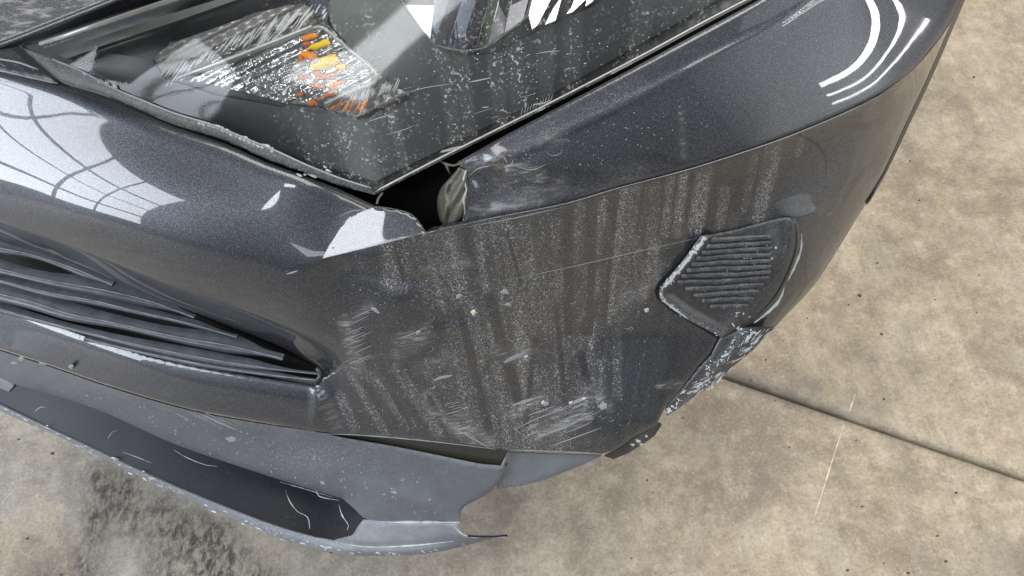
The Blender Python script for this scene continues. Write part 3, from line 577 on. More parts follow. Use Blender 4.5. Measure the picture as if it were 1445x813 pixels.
# grille slats
grille = empty('grille', car)
SLT = [((-60, 338, .52), (0, 351, .52), (50, 361, .515), (110, 381, .505), (160, 402, .498)), ((-60, 366, .503), (0, 380, .50), (67, 396, .495), (150, 411, .487), (220, 428, .478), (275, 448, .47)), ((-60, 384, .488), (0, 396, .486), (66, 413, .48), (133, 425, .475), (200, 441, .468), (265, 456, .462), (335, 476, .452)),
       ((-60, 404, .472), (0, 416, .47), (50, 428, .467), (100, 444, .462), (170, 458, .456), (250, 476, .45), (330, 490, .445), (400, 506, .438)), ((-60, 417, .455), (0, 436, .452), (60, 453, .448), (110, 466, .445), (200, 488, .44), (300, 508, .435), (380, 520, .43), (449, 528, .427)),
       ((120, 478, .437), (200, 497, .434), (300, 517, .43), (380, 529, .426), (447, 537, .423))]
dust_e = []
for i, sp in enumerate(SLT):
    P = spl(sp, 10); W = world(P[:, 0], P[:, 1], [tz(a, b, c) for a, b, c in P]); q = np.linspace(0, 1, len(P))
    n = len(P); hw = (.0034, .0046, .0028, .0048, .0028, .0020)[i]; V = []; F = []
    hgt = hw*(1+.25*np.sin(q*9+i*2)); hgt *= np.clip((1-q)*6, .35, 1); up = np.array([-.12, -.35, .9])
    prof = [(-.2, -1.0), (.9, -.75), (1.0, .1), (.75, .65), (.2, .85), (-2.0, .75), (-2.2, -.9)]
    for k in range(n):
        t = W[min(k+1, n-1)]-W[max(k-1, 0)]; t /= np.linalg.norm(t); f_ = np.cross(t, [0, 0, 1]); f_ /= np.linalg.norm(f_); u_ = np.cross(f_, t)
        if f_[1] > 0: f_ = -f_
        for a, b in prof: V.append(W[k]+(f_*a*1.25+(u_ if u_[2] > 0 else -u_)*b)*hgt[k]+u_*0)
    m = len(prof)
    for k in range(n-1):
        for j in range(m): F.append((k*m+j, k*m+(j+1) % m, (k+1)*m+(j+1) % m, (k+1)*m+j))
    F.append(tuple(range(m))); F.append(tuple((n-1)*m+j for j in range(m))[::-1])
    o = link('slat', V, F, M['slat'], grille, {'dust': np.repeat(np.clip(.02+.22*vn1(q*60+i*9, 3, i), 0, 1), m)}, smooth=False)
    dust_e.append(tube(np.array([V[k_*m+4] for k_ in range(n)])+[0, -.0003, .0004], .0005*(.5+rng.random(n)), 5))
    b_ = o.modifiers.new('bevel', 'BEVEL'); b_.width = .0012; b_.segments = 2; b_.limit_method = 'ANGLE'; o.data.shade_smooth()
put('dusty_slat_edges', dust_e, M['chalk2'], grille, True)
P = spl([(60, 452, .44), (140, 474, .436), (240, 500, .43), (340, 520, .425), (449, 540, .418)], 10)
W = world(P[:, 0], P[:, 1], [tz(*p) for p in P]); put('grille_frame', [tube(W, .0035, 6)], M['black'], grille)
W = world([444, 452, 452, 447], [541, 532, 524, 519], [tz(444, 541, .42), tz(452, 532, .424), tz(452, 524, .428), tz(447, 519, .432)]); put('grille_frame', [tube(W, .003, 6)], M['black'], grille)
gbk = Panel([(-60, 325), (0, 347), (110, 380), (290, 450), (450, 520), (450, 540), (230, 505), (0, 425), (-60, 400)], [(x, y, z) for x, y, z in ((-60, 325, .49), (450, 520, .40), (450, 540, .39), (0, 425, .385), (-60, 400, .39), (290, 450, .44), (230, 505, .395))], step=14, thick=.01)
put('grille_shade_sheet', [gbk.mesh()], M['void'], grille)  # near-black sheet stands in for the shade between the slats

# lamp cover in the bumper corner
fog = empty('fog_light_cover', car)
FO = chain(spl([(988, 333), (1033, 325), (1066, 316), (1099, 308), (1112, 306), (1124, 310), (1130, 330), (1128, 352), (1116, 386), (1099, 423), (1072, 449), (1046, 463), (1018, 476)], 6), [(966, 449), (946, 435), (933, 425)], spl([(930, 418), (930, 410), (935, 401), (960, 372), (978, 348), (988, 333)], 6))
FI = [(998, 342), (975, 368), (950, 402), (939, 412), (938, 419), (966, 442), (1000, 464)]
gapd = Over(skin, chain(spl([(992, 329), (978, 342), (958, 368), (930, 398), (924, 412), (927, 421)], 6), [(945, 438), (1014, 479), (1020, 470), (960, 435), (935, 412), (950, 390), (1000, 336)]), d=.0012, step=3, thick=.002)
put('shadow_gap', [gapd.mesh()], M['void'], fog)  # flat black strip paints the shadow in the gap beside the cover
WE = chain(spl([(992, 334), (975, 356), (957, 378), (940, 398), (932, 406), (930, 414), (934, 423)], 6), [(966, 447), (1016, 474)])
def fog_ex(x, y):
    P = np.stack([x, y], 1); d, s, fr = poly_dist(P, WE); t = .006*np.clip((d-7)/10, 0, 1)
    d2, _, _ = poly_dist(P, [(1118, 316), (1115, 350), (1100, 390), (1080, 425), (1060, 448)]); t += -.005*np.exp(-(d2/9)**2)
    d3, _, _ = poly_dist(P, [(1085, 335), (1092, 360), (1080, 395), (1050, 430), (1025, 462)]); return t-.003*np.exp(-(d3/12)**2)
fogp = Over(skin, FO, d=.0105, extra=fog_ex, step=2.5, thick=.009, attrs={'dust': lambda x, y: np.clip(1.3*np.exp(-(poly_dist(np.stack([x, y], 1), WE)[0]/5)**2)+.5*np.exp(-(poly_dist(np.stack([x, y], 1), [(1065, 335), (1085, 360), (1065, 400), (1040, 440), (1025, 465)])[0]/9)**2)*vn1(x+y, 9, 4)+.22, 0, 1)}, fillets=[(np.vstack([FO, FO[:1]]), 4, .004)])
put('cover_plate', [fogp.mesh()], M['black'], fog)
for k in range(12):
    y0 = 338+k*8.6; xl = max(1004-(y0-338)*.82, 955) if y0 < 398 else 955+(y0-398)*1.35; xr = 1087-max(0, (y0-395))*.85
    xs = np.linspace(xl, xr, 14); ys = y0-(xs-xl)*.05+rng.normal(0, .35, 14); hh = 1.0
    C_ = fogp.at(xs, ys+np.sin(xs*.05+k)*.6, .0002); V, F, _ = tube(C_, np.full(14, .0029)*(1+.15*rng.random(14)), 6)
    link('rib', V, F, M['black'], fog, {'dust': np.repeat(np.clip(.25+.6*rng.random(14)**1.5, 0, 1), 6)})
put('groove_shade', [ribbon(fogp, [(1121, 312), (1124, 335), (1120, 362), (1108, 392), (1092, 420), (1070, 444)], 3, .0004)], M['void'], fog)  # black ribbon laid on top draws the groove's shade

# headlight
hl = empty('headlight', car)
LB = E3((28, 66, .702), (66, 99, .697), (86, 116, .692), (143, 134, .687), (199, 157, .681), (252, 178, .674), (316, 198, .668), (375, 225, .659), (432, 245, .652), (480, 262, .646), (529, 275, .640))
LR = E3((529, 275, .640), (620, 228, .652), (700, 188, .663), (780, 148, .676), (900, 86, .696), (1000, 32, .710), (1080, -10, .720), (1150, -50, .730))
LU = E3((380, -50, .765), (260, -8, .748), (150, 26, .728), (60, 56, .708), (36, 61, .704), (28, 66, .702))
lens = Panel(chain(LB, LR, LU), list(LB)+list(LR)+list(LU)+[(800, -50, .765), (500, 60, .728), (330, 110, .712)], fillets=[(LB, 10, .007), (LR, 7, .006), (LU, 10, .007)], step=4, thick=.004, lam=2e-4,
             attrs={'dust': lambda x, y: np.clip((x-330)/160, .06, 1)*np.clip(.35+.65*np.clip((vn1((x-784)/(1112-y)*900+2000, 13, 12)-.38)*6, 0, 1), 0, 1)*np.clip((y+80)/140, .3, 1)})
lo = build('lens', [lens], M['lens'], hl)
inn = Over(lens, chain(LB[:, :2]+[4, -6], LR[:, :2]+[-6, -4], LU), d=-.055, step=9, thick=.002, fillets=[(LB, 26, -.02), (LR, 22, -.02)])
put('housing', [inn.mesh()], M['bezel'], hl)
def over(pts, d, **k): return Over(lens, pts, d=-d, **k)
rim_reflection = over([(95, 83), (140, 66), (240, 33), (345, -4), (470, -50), (440, -50), (330, -8), (220, 26), (110, 62), (84, 78)], .030, step=5, thick=.01); put('bezel', [rim_reflection.mesh()], M['bezel2'], hl)  # pale strip stands in for the reflection along the lens rim
bz = over([(470, 40), (463, 20), (470, -50), (568, -50), (568, 0), (608, 57), (603, 88), (582, 120), (560, 130), (530, 100)], .040, step=5, thick=.01, extra=lambda x, y: (x-470)*.00012+.006*np.clip((y-20)/80, 0, 1)); put('bezel', [bz.mesh()], M['bezel2'], hl)
bz2 = over([(96, 90), (150, 74), (215, 84), (230, 110), (300, 134), (450, 160), (520, 172), (590, 140), (640, 80), (700, 76), (760, 44), (840, 8), (960, -50), (1100, -50), (960, 30), (780, 132), (620, 212), (530, 256), (470, 238), (300, 178), (160, 118)], .046, step=7, thick=.01); put('bezel', [bz2.mesh()], M['bezel'], hl)
# low beam bowl: facets
tops = [560, 614, 633, 653, 673, 690, 704, 722, 746]; bots = [(566, 2), (608, 57), (614, 61), (631, 69), (649, 71), (672, 70), (688, 64), (711, 47), (739, 27)]
fm = ['flute', 'darkchrome', 'darkchrome', 'darkchrome', 'darkchrome', 'olive', 'pale', 'pale']  # facet tints put the bowl's reflections into the colour
for k in range(8):
    a, b = bots[k], bots[k+1]; pl = [(tops[k]+.5, -50), (tops[k]+.5 if k else 561, 0), (a[0]+.6, a[1]), (b[0]-.6, b[1]), (tops[k+1]-.5, 0), (tops[k+1]-.5, -50)]
    if k == 0: pl = [(530, -50), (566, 2), (607, 56), (613, 0), (613, -50)]
    sgn = (.0002, -.00035, .0004, -.0003, .0003, -.0005, .0007, -.0002)[k]
    f2 = over(pl, .034, step=5, thick=.002, extra=lambda x, y, s_=sgn, x0=tops[k], m_=(-.00040 if k in (0, 6, 7) else .0002): (x-x0)*s_*(k != 0)+m_*(y-60)); put('reflector_facet', [f2.mesh()], M[fm[k]], hl)
for k in range(1, 8): put('facet_edge', [tube(lens.at(np.array([tops[k], tops[k], bots[k][0]]), np.array([-50, 0, bots[k][1]]), -.031), .00055, 5)], M['pale'], hl)
rb = spl([(530, -50), (566, 2), (608, 58), (622, 66), (645, 71), (668, 71), (690, 65), (715, 46), (740, 27), (749, 0), (756, -50)], 8); put('reflector_rim', [tube(lens.at(rb[:, 0], rb[:, 1], -.030), .0011, 6)], M['bezel2'], hl)
for pl in ([(751, -50), (750, 0), (746, 22), (751, 42), (759, 35), (777, 0), (790, -50)], [(789, 0), (780, 13), (769, 35), (784, 29), (792, 0), (800, -50), (795, -50)], [(810, 0), (806, 11), (799, 20), (808, 17), (826, 0), (850, -40), (820, -40)], [(828, 0), (826, 9), (834, 4), (840, -2), (870, -40), (850, -40)]):
    put('reflector_flute', [over(pl, .034, step=4, thick=.002, extra=lambda x, y: -.0004*(y-30)).mesh()], M['flute'], hl)
put('chrome_trim', [over([(434, -50), (438, 6), (440, 22), (452, 22), (461, 36), (463, 12), (462, -50)], .034, step=4, thick=.003).mesh()], M['darkchrome'], hl)
# turn signal bowl
TO = [(216, 82), (240, 62), (285, 46), (330, 30), (372, 16), (408, 7), (432, 8), (455, 20), (465, 38), (498, 72), (530, 100), (552, 120), (577, 132), (562, 142), (528, 154), (505, 165), (484, 161), (455, 150), (400, 145), (345, 130), (300, 120), (250, 110), (226, 98)]
def ts_ex(x, y):
    return .0016*np.sin((x*.55+y*1.1)/3.2)+.0012*np.sin((x*1.3-y*.5)/4.1)+.004*np.exp(-((x-400)/90)**2-((y-90)/40)**2)
ts = over(TO, .040, step=2.5, thick=.004, extra=ts_ex); put('turn_signal_reflector', [ts.mesh()], m_simple('rippled_reflector', (.22, .215, .205), .30, .3, .6, .6, 260), hl)
fl_ = []
flsurf = over([(0, 0), (1, 0), (0, 1)], .034)
for k in range(85):
    q = rng.random(); bx = 222+q*235; by = 100-q*84+rng.random()*22-4+10*(q < .2); ln = 10+rng.random()*22
    if not inside([(bx+ln*.5, by-ln*.6)], TO)[0] : ln *= .4
    a_ = ribbon(flsurf, [(bx, by), (bx+ln*.32, by-ln*.42), (bx+ln*.62, by-ln*.85)], 1.2+rng.random()*2.2, .001); fl_.append(a_)
for k in range(26):
    bx = 486+rng.random()*72; by = 158-(bx-486)*.28+rng.random()*8-14; ln = 8+rng.random()*12
    fl_.append(ribbon(flsurf, [(bx, by), (bx+ln*.3, by-ln*.5), (bx+ln*.5, by-ln)], 1+rng.random()*1.5, .001))
put('signal_flutes', fl_, M['glassy'], hl, True)
front = over([(0, 0), (1, 0), (0, 1)], .030)
def path(pl, w, d): P = spl(pl, 6); return tube(front.at(P[:, 0], P[:, 1], d), w, 6)
put('signal_rim', [path([(252, 110), (300, 94), (350, 76), (400, 57), (436, 42), (450, 38), (462, 44), (490, 68), (520, 93), (532, 106), (531, 114), (520, 120), (490, 131), (458, 147)], .0016, .001)], M['clearrim'], hl)
put('signal_edge', [path([(250, 110), (300, 92), (370, 65), (440, 37)], .0013, .006)], M['glassy'], hl)
cl_ = over([(252, 112), (350, 78), (440, 43), (455, 42), (528, 104), (528, 112), (456, 147), (400, 143), (300, 120)], .033, step=4, thick=.001, extra=lambda x, y: .0008*np.sin((x+2*y)/5)); put('signal_window', [cl_.mesh()], M['clear'], hl)
bub = empty('amber_bulb', None)
bpy.data.objects.remove(bub)
for x, y, rx, ry, ro, mm in ((437, 52, 10, 3.6, -.2, 'amber'), (451, 64, 15, 4.6, -.3, 'amber2'), (433, 62, 6, 2.5, -.2, 'amber3'), (436, 79, 11, 5, .35, 'amber'), (459, 88, 19, 7.5, -.3, 'amber2'), (447, 86, 6, 3, -.3, 'chalk'), (424, 84, 4, 5, .2, 'amber3'), (481, 96, 6.5, 4.6, 0, 'amber2'), (462, 108, 15, 3.4, -.15, 'amber3'), (446, 104, 7, 2.6, .2, 'amber3'), (430, 109, 8, 2.4, .1, 'amber3'), (447, 121, 10, 3, .1, 'amber3'), (474, 119, 9, 3, -.3, 'amber'), (466, 132, 8, 3.6, -.4, 'amber3'), (424, 133, 4, 3, 0, 'amber3'), (441, 145, 6, 4, .3, 'amber3'), (455, 138, 7, 1.6, -.5, 'amber3'),
                          (478, 148, 7, 1.6, -1.0, 'amber3'), (489, 150, 8, 1.8, -1.05, 'amber'), (498, 147, 9, 1.8, -1.15, 'amber3'), (514, 148, 9, 2.4, -1.05, 'amber'), (504, 153, 8, 1.5, -1.1, 'amber3'), (470, 152, 5, 2, -.6, 'amber3')):
    put('bulb_glint', [blob(front, x, y, rx*1.2, ry*1.25, ro, .003, 16, .22)], M[mm], hl)  # coloured blobs stand in for the bulb's reflections and glints
gls = []
for k in range(38):
    x = 300+rng.random()*240; y = 60+rng.random()*85
    if inside([(x, y)], TO)[0]: gls.append(blob(front, x, y, 1.5+rng.random()*7, .8+rng.random()*1.6, rng.normal(-.3, .35), .002, 7, .4))
put('signal_glints', gls, m_chrome('small_glint_chrome', (.55, .55, .54), .15, .6, 300), hl, True)
# flange and sealant along the lower edge
FU = spl([(74, 84), (116, 101), (159, 124), (199, 141), (246, 160), (282, 171), (309, 180), (352, 198), (389, 213), (430, 232), (480, 252), (524, 266)], 8)
fla = Over(lens, chain([(30, 67)], FU, LB[::-1, :2]+[1, -1.5]), d=.0015, step=3, thick=.003, attrs={'dust': lambda x, y: .35+.5*vn1(x, 8, 6)})
put('lens_flange', [fla.mesh()], M['rubber'], hl)
put('flange_edge', [tube(lens.at(FU[:, 0], FU[:, 1], .002), .0011, 6)], M['rimp'], hl)
bl = [blob(lens, 282+i*6.4+rng.normal(0, .6), 171+i*2.55+rng.normal(0, 1), 4.2+rng.random()*1.6, 3.0+rng.random(), .6, .003, 9, .3) for i in range(17)]
bl += [blob(lens, x, y, a, b, .4, .003, 9, .3) for x, y, a, b in ((140, 114, 6, 3), (162, 122, 5, 3.5), (120, 104, 5, 2), (150, 117, 5, 2))]
bl += [blob(lens, 420+rng.random()*50, 236+rng.random()*14, 2+rng.random()*4, 1+rng.random(), .4, .001, 8, .4) for i in range(14)]
put('sealant_beads', bl, M['crust'], hl, True)
put('lens_edge', [tube(lens.at(LR[:, 0]-3, LR[:, 1]-3, .0005), .0009, 6)], M['clearrim'], hl)
LP = lens
sc = [ribbon(lens, p, w, .0003) for p, w in (([(622, 214), (640, 210), (662, 205)], 4), ([(752, 148), (770, 145), (778, 141)], 2.5), ([(620, 216), (660, 207)], 1), ([(662, 116), (678, 113), (692, 110)], 1.8), ([(570, 132), (600, 124), (640, 118)], 1), ([(518, 172), (540, 165), (556, 160)], 1.4), ([(680, 152), (690, 151)], 1.6), ([(756, 76), (775, 73), (790, 72)], 1.4), ([(545, 190), (568, 184), (585, 177)], 1))]
sc += [ribbon(lens, [(735+i*4.2, 162-i*1.9), (738+i*4.2, 152-i*1.9)], .9, .0003) for i in range(11)]
sc += [ribbon(lens, [(x, y), (x+l, y-l*.3)], .6, .0003) for x, y, l in [(560+rng.random()*300, 60+rng.random()*130, 8+rng.random()*30) for _ in range(12)] if y < 250-.5*(x-560)]
put('lens_scratches', sc, M['chalk2'], hl, True)
put('lens_specks', [blob(lens, x, y, .5+rng.random()*.9, .4+rng.random()*.5, 0, .0004, 6, .3) for x, y in [(380+rng.random()*600, 10+rng.random()*240) for _ in range(330)] if y < 262-.53*(x-530) and y > 40-.1*(x-400) and y < 262+(x-530)*.4], M['chalk'], hl, True)

# hood edge and dark trims round the headlight
HD = E3((-60, 84, .765), (0, 65, .765), (60, 42, .768), (160, 2, .775), (290, -50, .785))
hood = Panel(chain(HD, [(290, -52), (-60, -52)]), list(HD)+[(-60, -52, .80), (100, -52, .79)], fillets=[(HD, 7, .008)], step=4, thick=.02, lam=1e-4, attrs={'dust': lambda x, y: x*0+.12, 'smear': lambda x, y: x*0+.5})
hx = HD[:-1]; put('hood', [hood.mesh(), tube(world(hx[:, 0]+1, hx[:, 1]-2, hood.depth(hx[:, 0]+1, hx[:, 1]-2)-.001), .0022, 10)], M['paint'], car)
hs = Panel(chain(E3((-60, 82), (0, 63), (60, 40), (160, 0), (290, -52)), E3((400, -52), (262, -10), (150, 24), (60, 54), (36, 60), (24, 66), (0, 70), (-60, 86))), [(-60, 82, .70), (60, 40, .722), (290, -52, .752), (400, -52, .752), (150, 24, .722), (24, 66, .698), (0, 70, .698)], step=6, thick=.01)
put('hood_seal', [hs.mesh()], M['matte'], car)
W = lens.at(np.array([57, 105, 165, 252, 340]), np.array([62, 46, 26, -3, -34]), .003); put('rim_highlight', [tube(W, .0022, 6)], M['clearrim'], car)  # pale tube in place of the highlight on the rounded lens rim
gt = Panel([(-60, 74), (0, 72), (18, 70), (40, 90), (83, 118), (40, 109), (0, 101), (-60, 89)], [(-60, 74, .705), (18, 70, .703), (83, 118, .692), (0, 101, .697), (-60, 89, .70)], step=4, thick=.01, fillets=[([(-60, 89), (0, 101), (83, 118)], 5, .004)])
put('upper_grille_trim', [gt.mesh()], M['black'], car)
for pl in ([(-60, 74), (0, 84), (28, 89), (55, 99)], [(-60, 90), (0, 100), (45, 110), (82, 118)]):
    P = spl(pl, 8); put('trim_edge', [tube(gt.at(P[:, 0], P[:, 1], .0005), .0010, 6)], M['rimp'], car)
bc = Panel([(-60, 515), (0, 528), (23, 541), (12, 553), (0, 548), (-60, 530)], [(-60, 515, .25), (23, 541, .245), (0, 548, .235), (-60, 530, .24)], step=5, thick=.03, fillets=[([(-60, 515), (0, 528), (23, 541)], 5, .005)]); put('tow_hook_cover', [bc.mesh()], M['black'], car)

# the torn tab in the hole
tab = empty('broken_tab', car)
TB = chain(spl([(648, 236), (657, 240), (659, 262), (657, 290), (650, 310), (640, 316), (625, 317), (619, 306), (617, 282), (622, 266), (634, 252), (648, 236)], 5))
tabp = Panel(TB, [(648, 236, .655), (657, 250, .65), (657, 290, .625), (640, 316, .603), (620, 306, .600), (617, 280, .612), (634, 252, .64), (638, 285, .630)], step=2.5, thick=.003, lam=0, extra=lambda x, y: -.006*np.exp(-((x-(630+(y-250)*-.04))/3.5)**2)+.002*np.sin(x/3.1+y/5), fillets=[(TB, 4, .004)], attrs={'dust': lambda x, y: .3+x*0})
put('torn_plate', [tabp.mesh()], M['raw'], tab)
put('torn_edge', [tube(tabp.at(np.array([656, 654, 657, 655, 656, 652]), np.array([240, 252, 268, 282, 298, 312]), .001)+rng.normal(0, .0006, (6, 3)), [.0006, .0012, .0007, .0013, .0006, .0004], 6)], M['crust'], tab)
put('torn_strand', [tube(tabp.at(np.array([622., 630, 640, 654]), np.array([228., 232, 234, 230]), -.004), .0012, 5), tube(tabp.at(np.array([628., 632, 635]), np.array([230., 238, 246]), -.006), [.0014, .0012, .0006], 5)], M['raw'], tab)
EP = spl([(534, 292), (560, 296), (578, 302), (588, 309), (596, 322), (602, 329)], 5); put('torn_paint_edge', [tube(flap.at(EP[:, 0], EP[:, 1], -.0006), .0003+.0006*rng.random(len(EP)), 5)], M['raw'], car)
EP = spl([(603, 329), (622, 322), (640, 318), (656, 312), (660, 300), (656, 285), (659, 268), (656, 252), (660, 240)], 4); put('torn_paint_edge', [tube(ledge.at(EP[:, 0]+1, EP[:, 1], 0)+rng.normal(0, .0003, (len(EP), 3)), .0003+.0007*rng.random(len(EP)), 5)], M['raw'], car)
EP = spl([(532, 288), (534, 280), (537, 276), (540, 272)], 3); put('torn_paint_edge', [tube(lens.at(EP[:, 0], EP[:, 1], -.002), .0012, 5)], M['raw'], car)

class Flat:
    def at(s, x, y, lift=0.0):
        x = np.atleast_1d(np.asarray(x, float)); y = np.atleast_1d(np.asarray(y, float)); return world(x, y, [tz(a, b, .0002+lift*.6) for a, b in zip(x, y)])
gd = Flat(); gb = []
V, F, A = merge([ribbon(gd, [(1207, 556), (1198, 582)], 1.6, .0004, jag=.6), ribbon(gd, [(1191, 598), (1176, 645), (1165, 680), (1147, 738)], 1.8, .0004, jag=.7)]); o = link('chalk_line', V, F, m_simple('pale_scored_concrete', (.55, .49, .38), .9), fl, None, off=(0, 0, 0))
for k in range(240):
    x = -20+rng.random()*1490; y = rng.random()*830; r_ = .5+rng.random()**3*2.4; gb.append(blob(gd, x, y, r_, r_*.8, 0, .0012+r_*.0005, 6, .5))
gb += [blob(gd, x, y, r_, r_*.8, 0, .003, 8, .4) for x, y, r_ in ((468, 778, 3.5), (1217, 715, 2), (1335, 792, 2.5), (1323, 756, 2), (26, 620, 2), (38, 760, 2))]
V, F, A = merge(gb); o = link('grit', V, F, m_simple('dark_grit', (.06, .05, .04), .9), None, off=(0, 0, 0)); o['kind'] = 'stuff'; o['label'] = 'tiny dark grit crumbs scattered over the concrete floor'; o['category'] = 'grit'

# ------------------------------------------------------------------ scratches, chips and dried mud
R_ = ribbon
sm = [R_(skin, p, w) for p, w in (([(711, 512), (722, 506), (741, 498)], 6), ([(612, 537), (622, 533), (638, 530)], 4), ([(805, 570), (813, 566), (825, 562)], 4), ([(740, 568), (755, 562)], 3), ([(722, 573), (740, 566), (752, 562)], 3), ([(798, 592), (812, 587), (828, 583)], 1.3), ([(760, 616), (790, 606), (822, 592)], 2.2), ([(726, 606), (760, 590), (800, 576)], 1.2), ([(776, 630), (810, 618), (848, 604)], 1.4), ([(735, 571), (746, 565)], 2), ([(628, 585), (650, 579)], 1.2),
      ([(404, 387), (412, 385), (420, 382)], 2.5), ([(706, 397), (800, 378), (900, 355), (985, 336)], .9), ([(1168, 304), (1174, 300)], 2), ([(530, 300), (500, 297), (478, 306)], 1.6), ([(560, 478), (580, 472), (600, 462)], 1.2), ([(640, 605), (655, 612), (690, 632)], 2), ([(455, 612), (520, 615), (600, 622), (700, 634)], 1.6), ([(720, 635), (780, 637), (845, 640)], 1.8))]
for k in range(34):
    x = 740+rng.random()*95; y = 575+rng.random()*45; l = 10+rng.random()*34; sm.append(R_(skin, [(x, y), (x+l*.5, y-l*.2), (x+l, y-l*.42)], .5+rng.random()*.9)) if y+10 < 632 and x+l < 850 else None
for k in range(20):
    x = 480+rng.random()*22; y = 445+rng.random()*70; l = 10+rng.random()*20; sm.append(R_(skin, [(x, y), (x+l, y-l*.45)], .5+rng.random()*.6))
for k in range(14):
    x = 625+rng.random()*25; y = 570+rng.random()*40; l = 6+rng.random()*14; sm.append(R_(skin, [(x, y), (x+l, y-l*.3)], .6+rng.random()*.6))
for k in range(60):
    x = 560+rng.random()*340; y = 420+rng.random()*190; l = 3+rng.random()*9; a = rng.random()*3.1; sm.append(R_(skin, [(x, y), (x+l*math.cos(a)*.6, y+l*math.sin(a)*.5), (x+l*math.cos(a+.6), y+l*math.sin(a+.6)*.9)], .5+rng.random()*.7))
put('scratch_marks', [q for q in sm if q], M['chalk2'], bumper, True)
gx_, gy_ = np.meshgrid(np.arange(400, 1200), np.arange(200, 700)); okq = inside(np.stack([gx_.ravel(), gy_.ravel()], 1), skin.out).reshape(gx_.shape); dq = dust_skin(gx_.ravel().astype(float), gy_.ravel().astype(float)).reshape(gx_.shape)
cr = []
cnt_ = 0
while cnt_ < 2400:
    x = 460+rng.random()*680; y = 240+rng.random()*395
    if not okq[int(y)-200, int(x)-400] or rng.random() > dq[int(y)-200, int(x)-400]: continue
    cnt_ += 1; cr.append(blob(skin, x, y, .4+rng.random()*.7, .35+rng.random()*.5, rng.random()*3, .0003, 5, .4))
put('dried_water_spots', cr, M['chalk2'], bumper, True)
for x, y, a, b, ro, mm in ((668, 441, 5, 4.5, 0, 'mud'), (912, 438, 4.5, 4, 0, 'chalk'), (852, 573, 7, 8, 0, 'chalk2'), (766, 568, 3, 4, 0, 'chalk'), (530, 438, 8, 4, .6, 'chalk2'), (712, 412, 7, 4.5, .2, 'chalk2'), (717, 430, 6, 3, .3, 'chalk2'), (647, 418, 6, 4, -.3, 'chalk2'), (806, 568, 4, 2.5, -.4, 'chalk'), (824, 563, 4, 2.5, -.4, 'chalk'), (770, 570, 5, 3.5, -.2, 'chalk2'), (590, 469, 5, 2.5, -.4, 'chalk2'), (735, 440, 3, 2, .3, 'chalk2'), (742, 503, 4, 2, -.4, 'chalk'), (470, 350, 2, 1.5, 0, 'chalk2'), (945, 580, 3, 2, 0, 'chalk')):
    put('mud_speck', [blob(skin, x, y, a*.8, b*.8, ro, .0008, 10, .35)], M[mm], bumper)
wb = []
for k in range(75):
    q = rng.random(); i = int(q*(len(WE)-1)); x, y = WE[i]+(WE[min(i+1, len(WE)-1)]-WE[i])*rng.random(); wb.append(blob(fogp, x+3+rng.normal(0, 1.5), y+1.5+rng.normal(0, 1.5), 1.2+rng.random()*2.6*(q < .75), .9+rng.random()*1.8*(q < .75), rng.random()*3, .0002, 7, .5))
for k in range(26):
    x, y = [(1060, 350), (1045, 375), (1070, 365), (1085, 350), (1050, 440), (1030, 450)][k % 6]; wb.append(blob(fogp, x+rng.normal(0, 9), y+rng.normal(0, 9), 1+rng.random()*2, .6+rng.random(), rng.random()*3, .0005, 6, .45))
wb.append(ribbon(fogp, WE[:-1]+[2.5, 1.0], 4.0, .0003, jag=.8))
put('cover_scuffs', wb, M['chalk'], fog, True)
tb = [ribbon(skin, [(1131, 330), (1130, 352), (1122, 375), (1108, 402)], 3.5, .002, jag=.3), ribbon(skin, [(1108, 402), (1098, 425), (1080, 443), (1064, 456)], 5.5, .004, jag=.4), ribbon(skin, [(1118, 380), (1113, 392)], 5, .002, jag=.4)]
for x, y, r_ in ((1041, 461, 4), (1063, 468, 3.5), (1050, 470, 3), (1035, 480, 3), (1025, 500, 2.6), (1012, 512, 4), (1003, 530, 4.5), (998, 518, 3), (992, 540, 4), (1000, 543, 5), (968, 552, 4.5), (960, 565, 3), (950, 576, 5), (946, 583, 5), (1030, 490, 3), (1018, 508, 2.5), (985, 548, 3), (1045, 490, 2.5)):
    tb += [blob(band, x+rng.normal(0, r_*.7), y+rng.normal(0, r_*.7), r_*.15+rng.random()*r_*.45, r_*.15+rng.random()*.3*r_, rng.random()*3, .0005, 7, .6) for _ in range(5)]
for x, y, r_ in ((900, 622, 4), (905, 627, 3), (893, 628, 3), (912, 616, 2.5)): tb.append(blob(ue, x, y, r_, r_*.6, .3, .001, 8, .5))
for k in range(85):
    q = rng.random(); i = int(q*(len(BO)-5)); x, y = BO[i, :2]+(BO[i+1, :2]-BO[i, :2])*rng.random(); o_ = rng.random()**1.5*26; x -= o_*.72; y -= o_*.5
    if inside([(x, y)], band.out)[0]: tb.append(ribbon(band, [(x, y), (x-3-rng.random()*9, y+3+rng.random()*7)], .8+rng.random()*2.2, .0003, jag=.8))
put('edge_scuffs', tb, M['chalk'], car, True)
ls = [ribbon(chan, p, w*.7, .0003, jag=.6) for p, w in (([(403, 692), (408, 706), (420, 722), (434, 730), (437, 746)], 2), ([(478, 712), (483, 728), (492, 742), (490, 748)], 2), ([(244, 634), (262, 645), (290, 656), (306, 658)], 1.2), ([(48, 582), (58, 574), (66, 576)], 1.2), ([(152, 620), (158, 610), (166, 607)], 1), ([(172, 638), (190, 644), (215, 654)], .9), ([(395, 680), (430, 690), (470, 702)], 1.6), ([(446, 690), (450, 700), (478, 706)], 2))]
put('water_trails', ls, M['chalk'], car, True)
la = [ribbon(apron, [(x, y), (x+l, y+l*.45)], .8+rng.random(), .0004, jag=.4) for x, y, l in [(240+rng.random()*60, 578+rng.random()*10, 20+rng.random()*40) for _ in range(6)]]
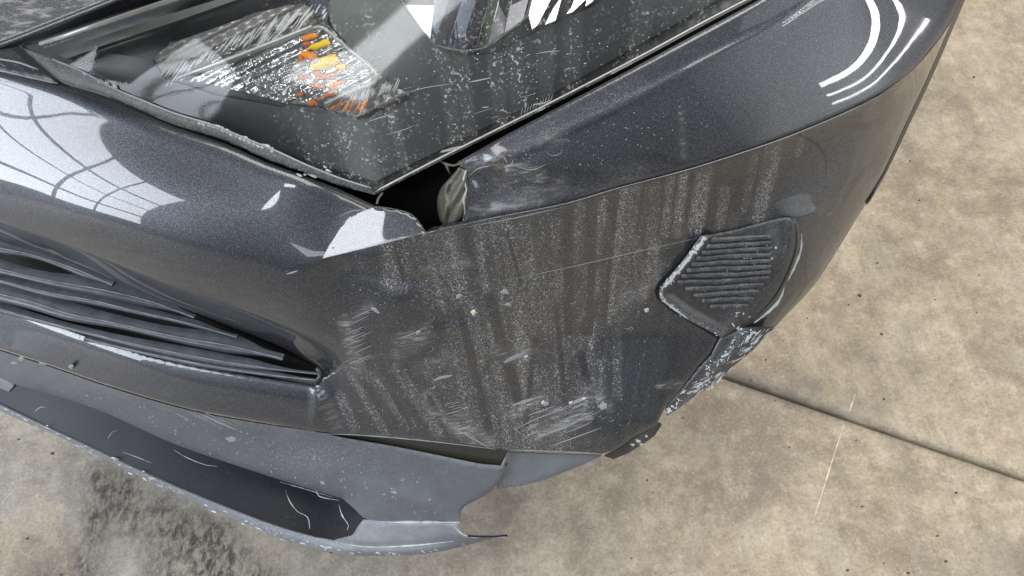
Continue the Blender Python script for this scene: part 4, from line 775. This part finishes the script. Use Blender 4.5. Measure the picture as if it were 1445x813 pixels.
la += [blob(apron, x, y, a, b, .2, .0006, 8, .5) for x, y, a, b in ((325, 620, 6, 4), (455, 688-6, 4, 2), (557, 695, 5, 2), (30, 505, 4, 4), (60, 512, 4, 3), (100, 518, 5, 3), (20, 512, 5, 2))]
for k in range(120): x = 60+rng.random()*560; y = 540+.24*(x-60)+rng.random()*60; la.append(blob(apron, x, y, .8+rng.random()*1.4, .5+rng.random()*.8, rng.random()*3, .0005, 6, .5)) if inside([(x, y)], apron.out)[0] else None
put('apron_marks', [q for q in la if q], M['chalk2'], apo, True)
ll = [ribbon(lip, p, w, .0006, jag=.5) for p, w in (([(548, 737), (600, 737), (648, 737)], 3), ([(513, 734), (560, 737)], 1.2), ([(480, 767), (520, 772), (580, 770), (640, 764)], 1.6), ([(640, 742), (650, 752), (664, 758), (700, 757)], 2))]
for k in range(90): x = rng.random()*660; i = np.argmin(abs(RO[:, 0]-x)); ll.append(blob(lip, x, RO[i, 1]-1-rng.random()*5, 1.0+rng.random()*3, .4+rng.random()*.8, .4, .0002, 7, .5))
put('lip_scuffs', ll, M['chalk'], lipo, True)
put('snagged_splinter', [tube(world([660, 680, 700, 716], [756.5, 757.5, 757, 755.5], [tz(660, 756, .226), tz(680, 757, .22), tz(700, 757, .214), tz(716, 755, .212)]), [.0012, .001, .0009, .0013], 5)], M['void'], lipo)
# scuffs and marks on the ledge
sg = [ribbon(ledge, p, w) for p, w in (([(660, 250), (675, 238), (692, 234)], 2), ([(706, 218), (712, 224), (716, 230)], 3), ([(712, 236), (722, 232), (724, 226)], 2), ([(770, 214), (780, 220), (792, 216), (794, 210)], .8), ([(660, 320), (720, 309), (800, 291)], 1.4), ([(722, 232), (750, 240), (770, 232)], 1))]
for k in range(90): x = 670+rng.random()*330; y = 290-.32*(x-670)-rng.random()*60; sg.append(blob(ledge, x, y, .5+rng.random()*.9, .5+rng.random()*.6, 0, .0004, 6, .4)) if inside([(x, y)], ledge.out)[0] else None
sg += [ribbon(ledge, [(745+6*math.cos(a), 268+4*math.sin(a)), (745+6*math.cos(a+1), 268+4*math.sin(a+1))], 1) for a in (0, 1.3, 2.5, 3.9, 5)]
put('ledge_marks', [q for q in sg if q], M['chalk2'], bumper, True)
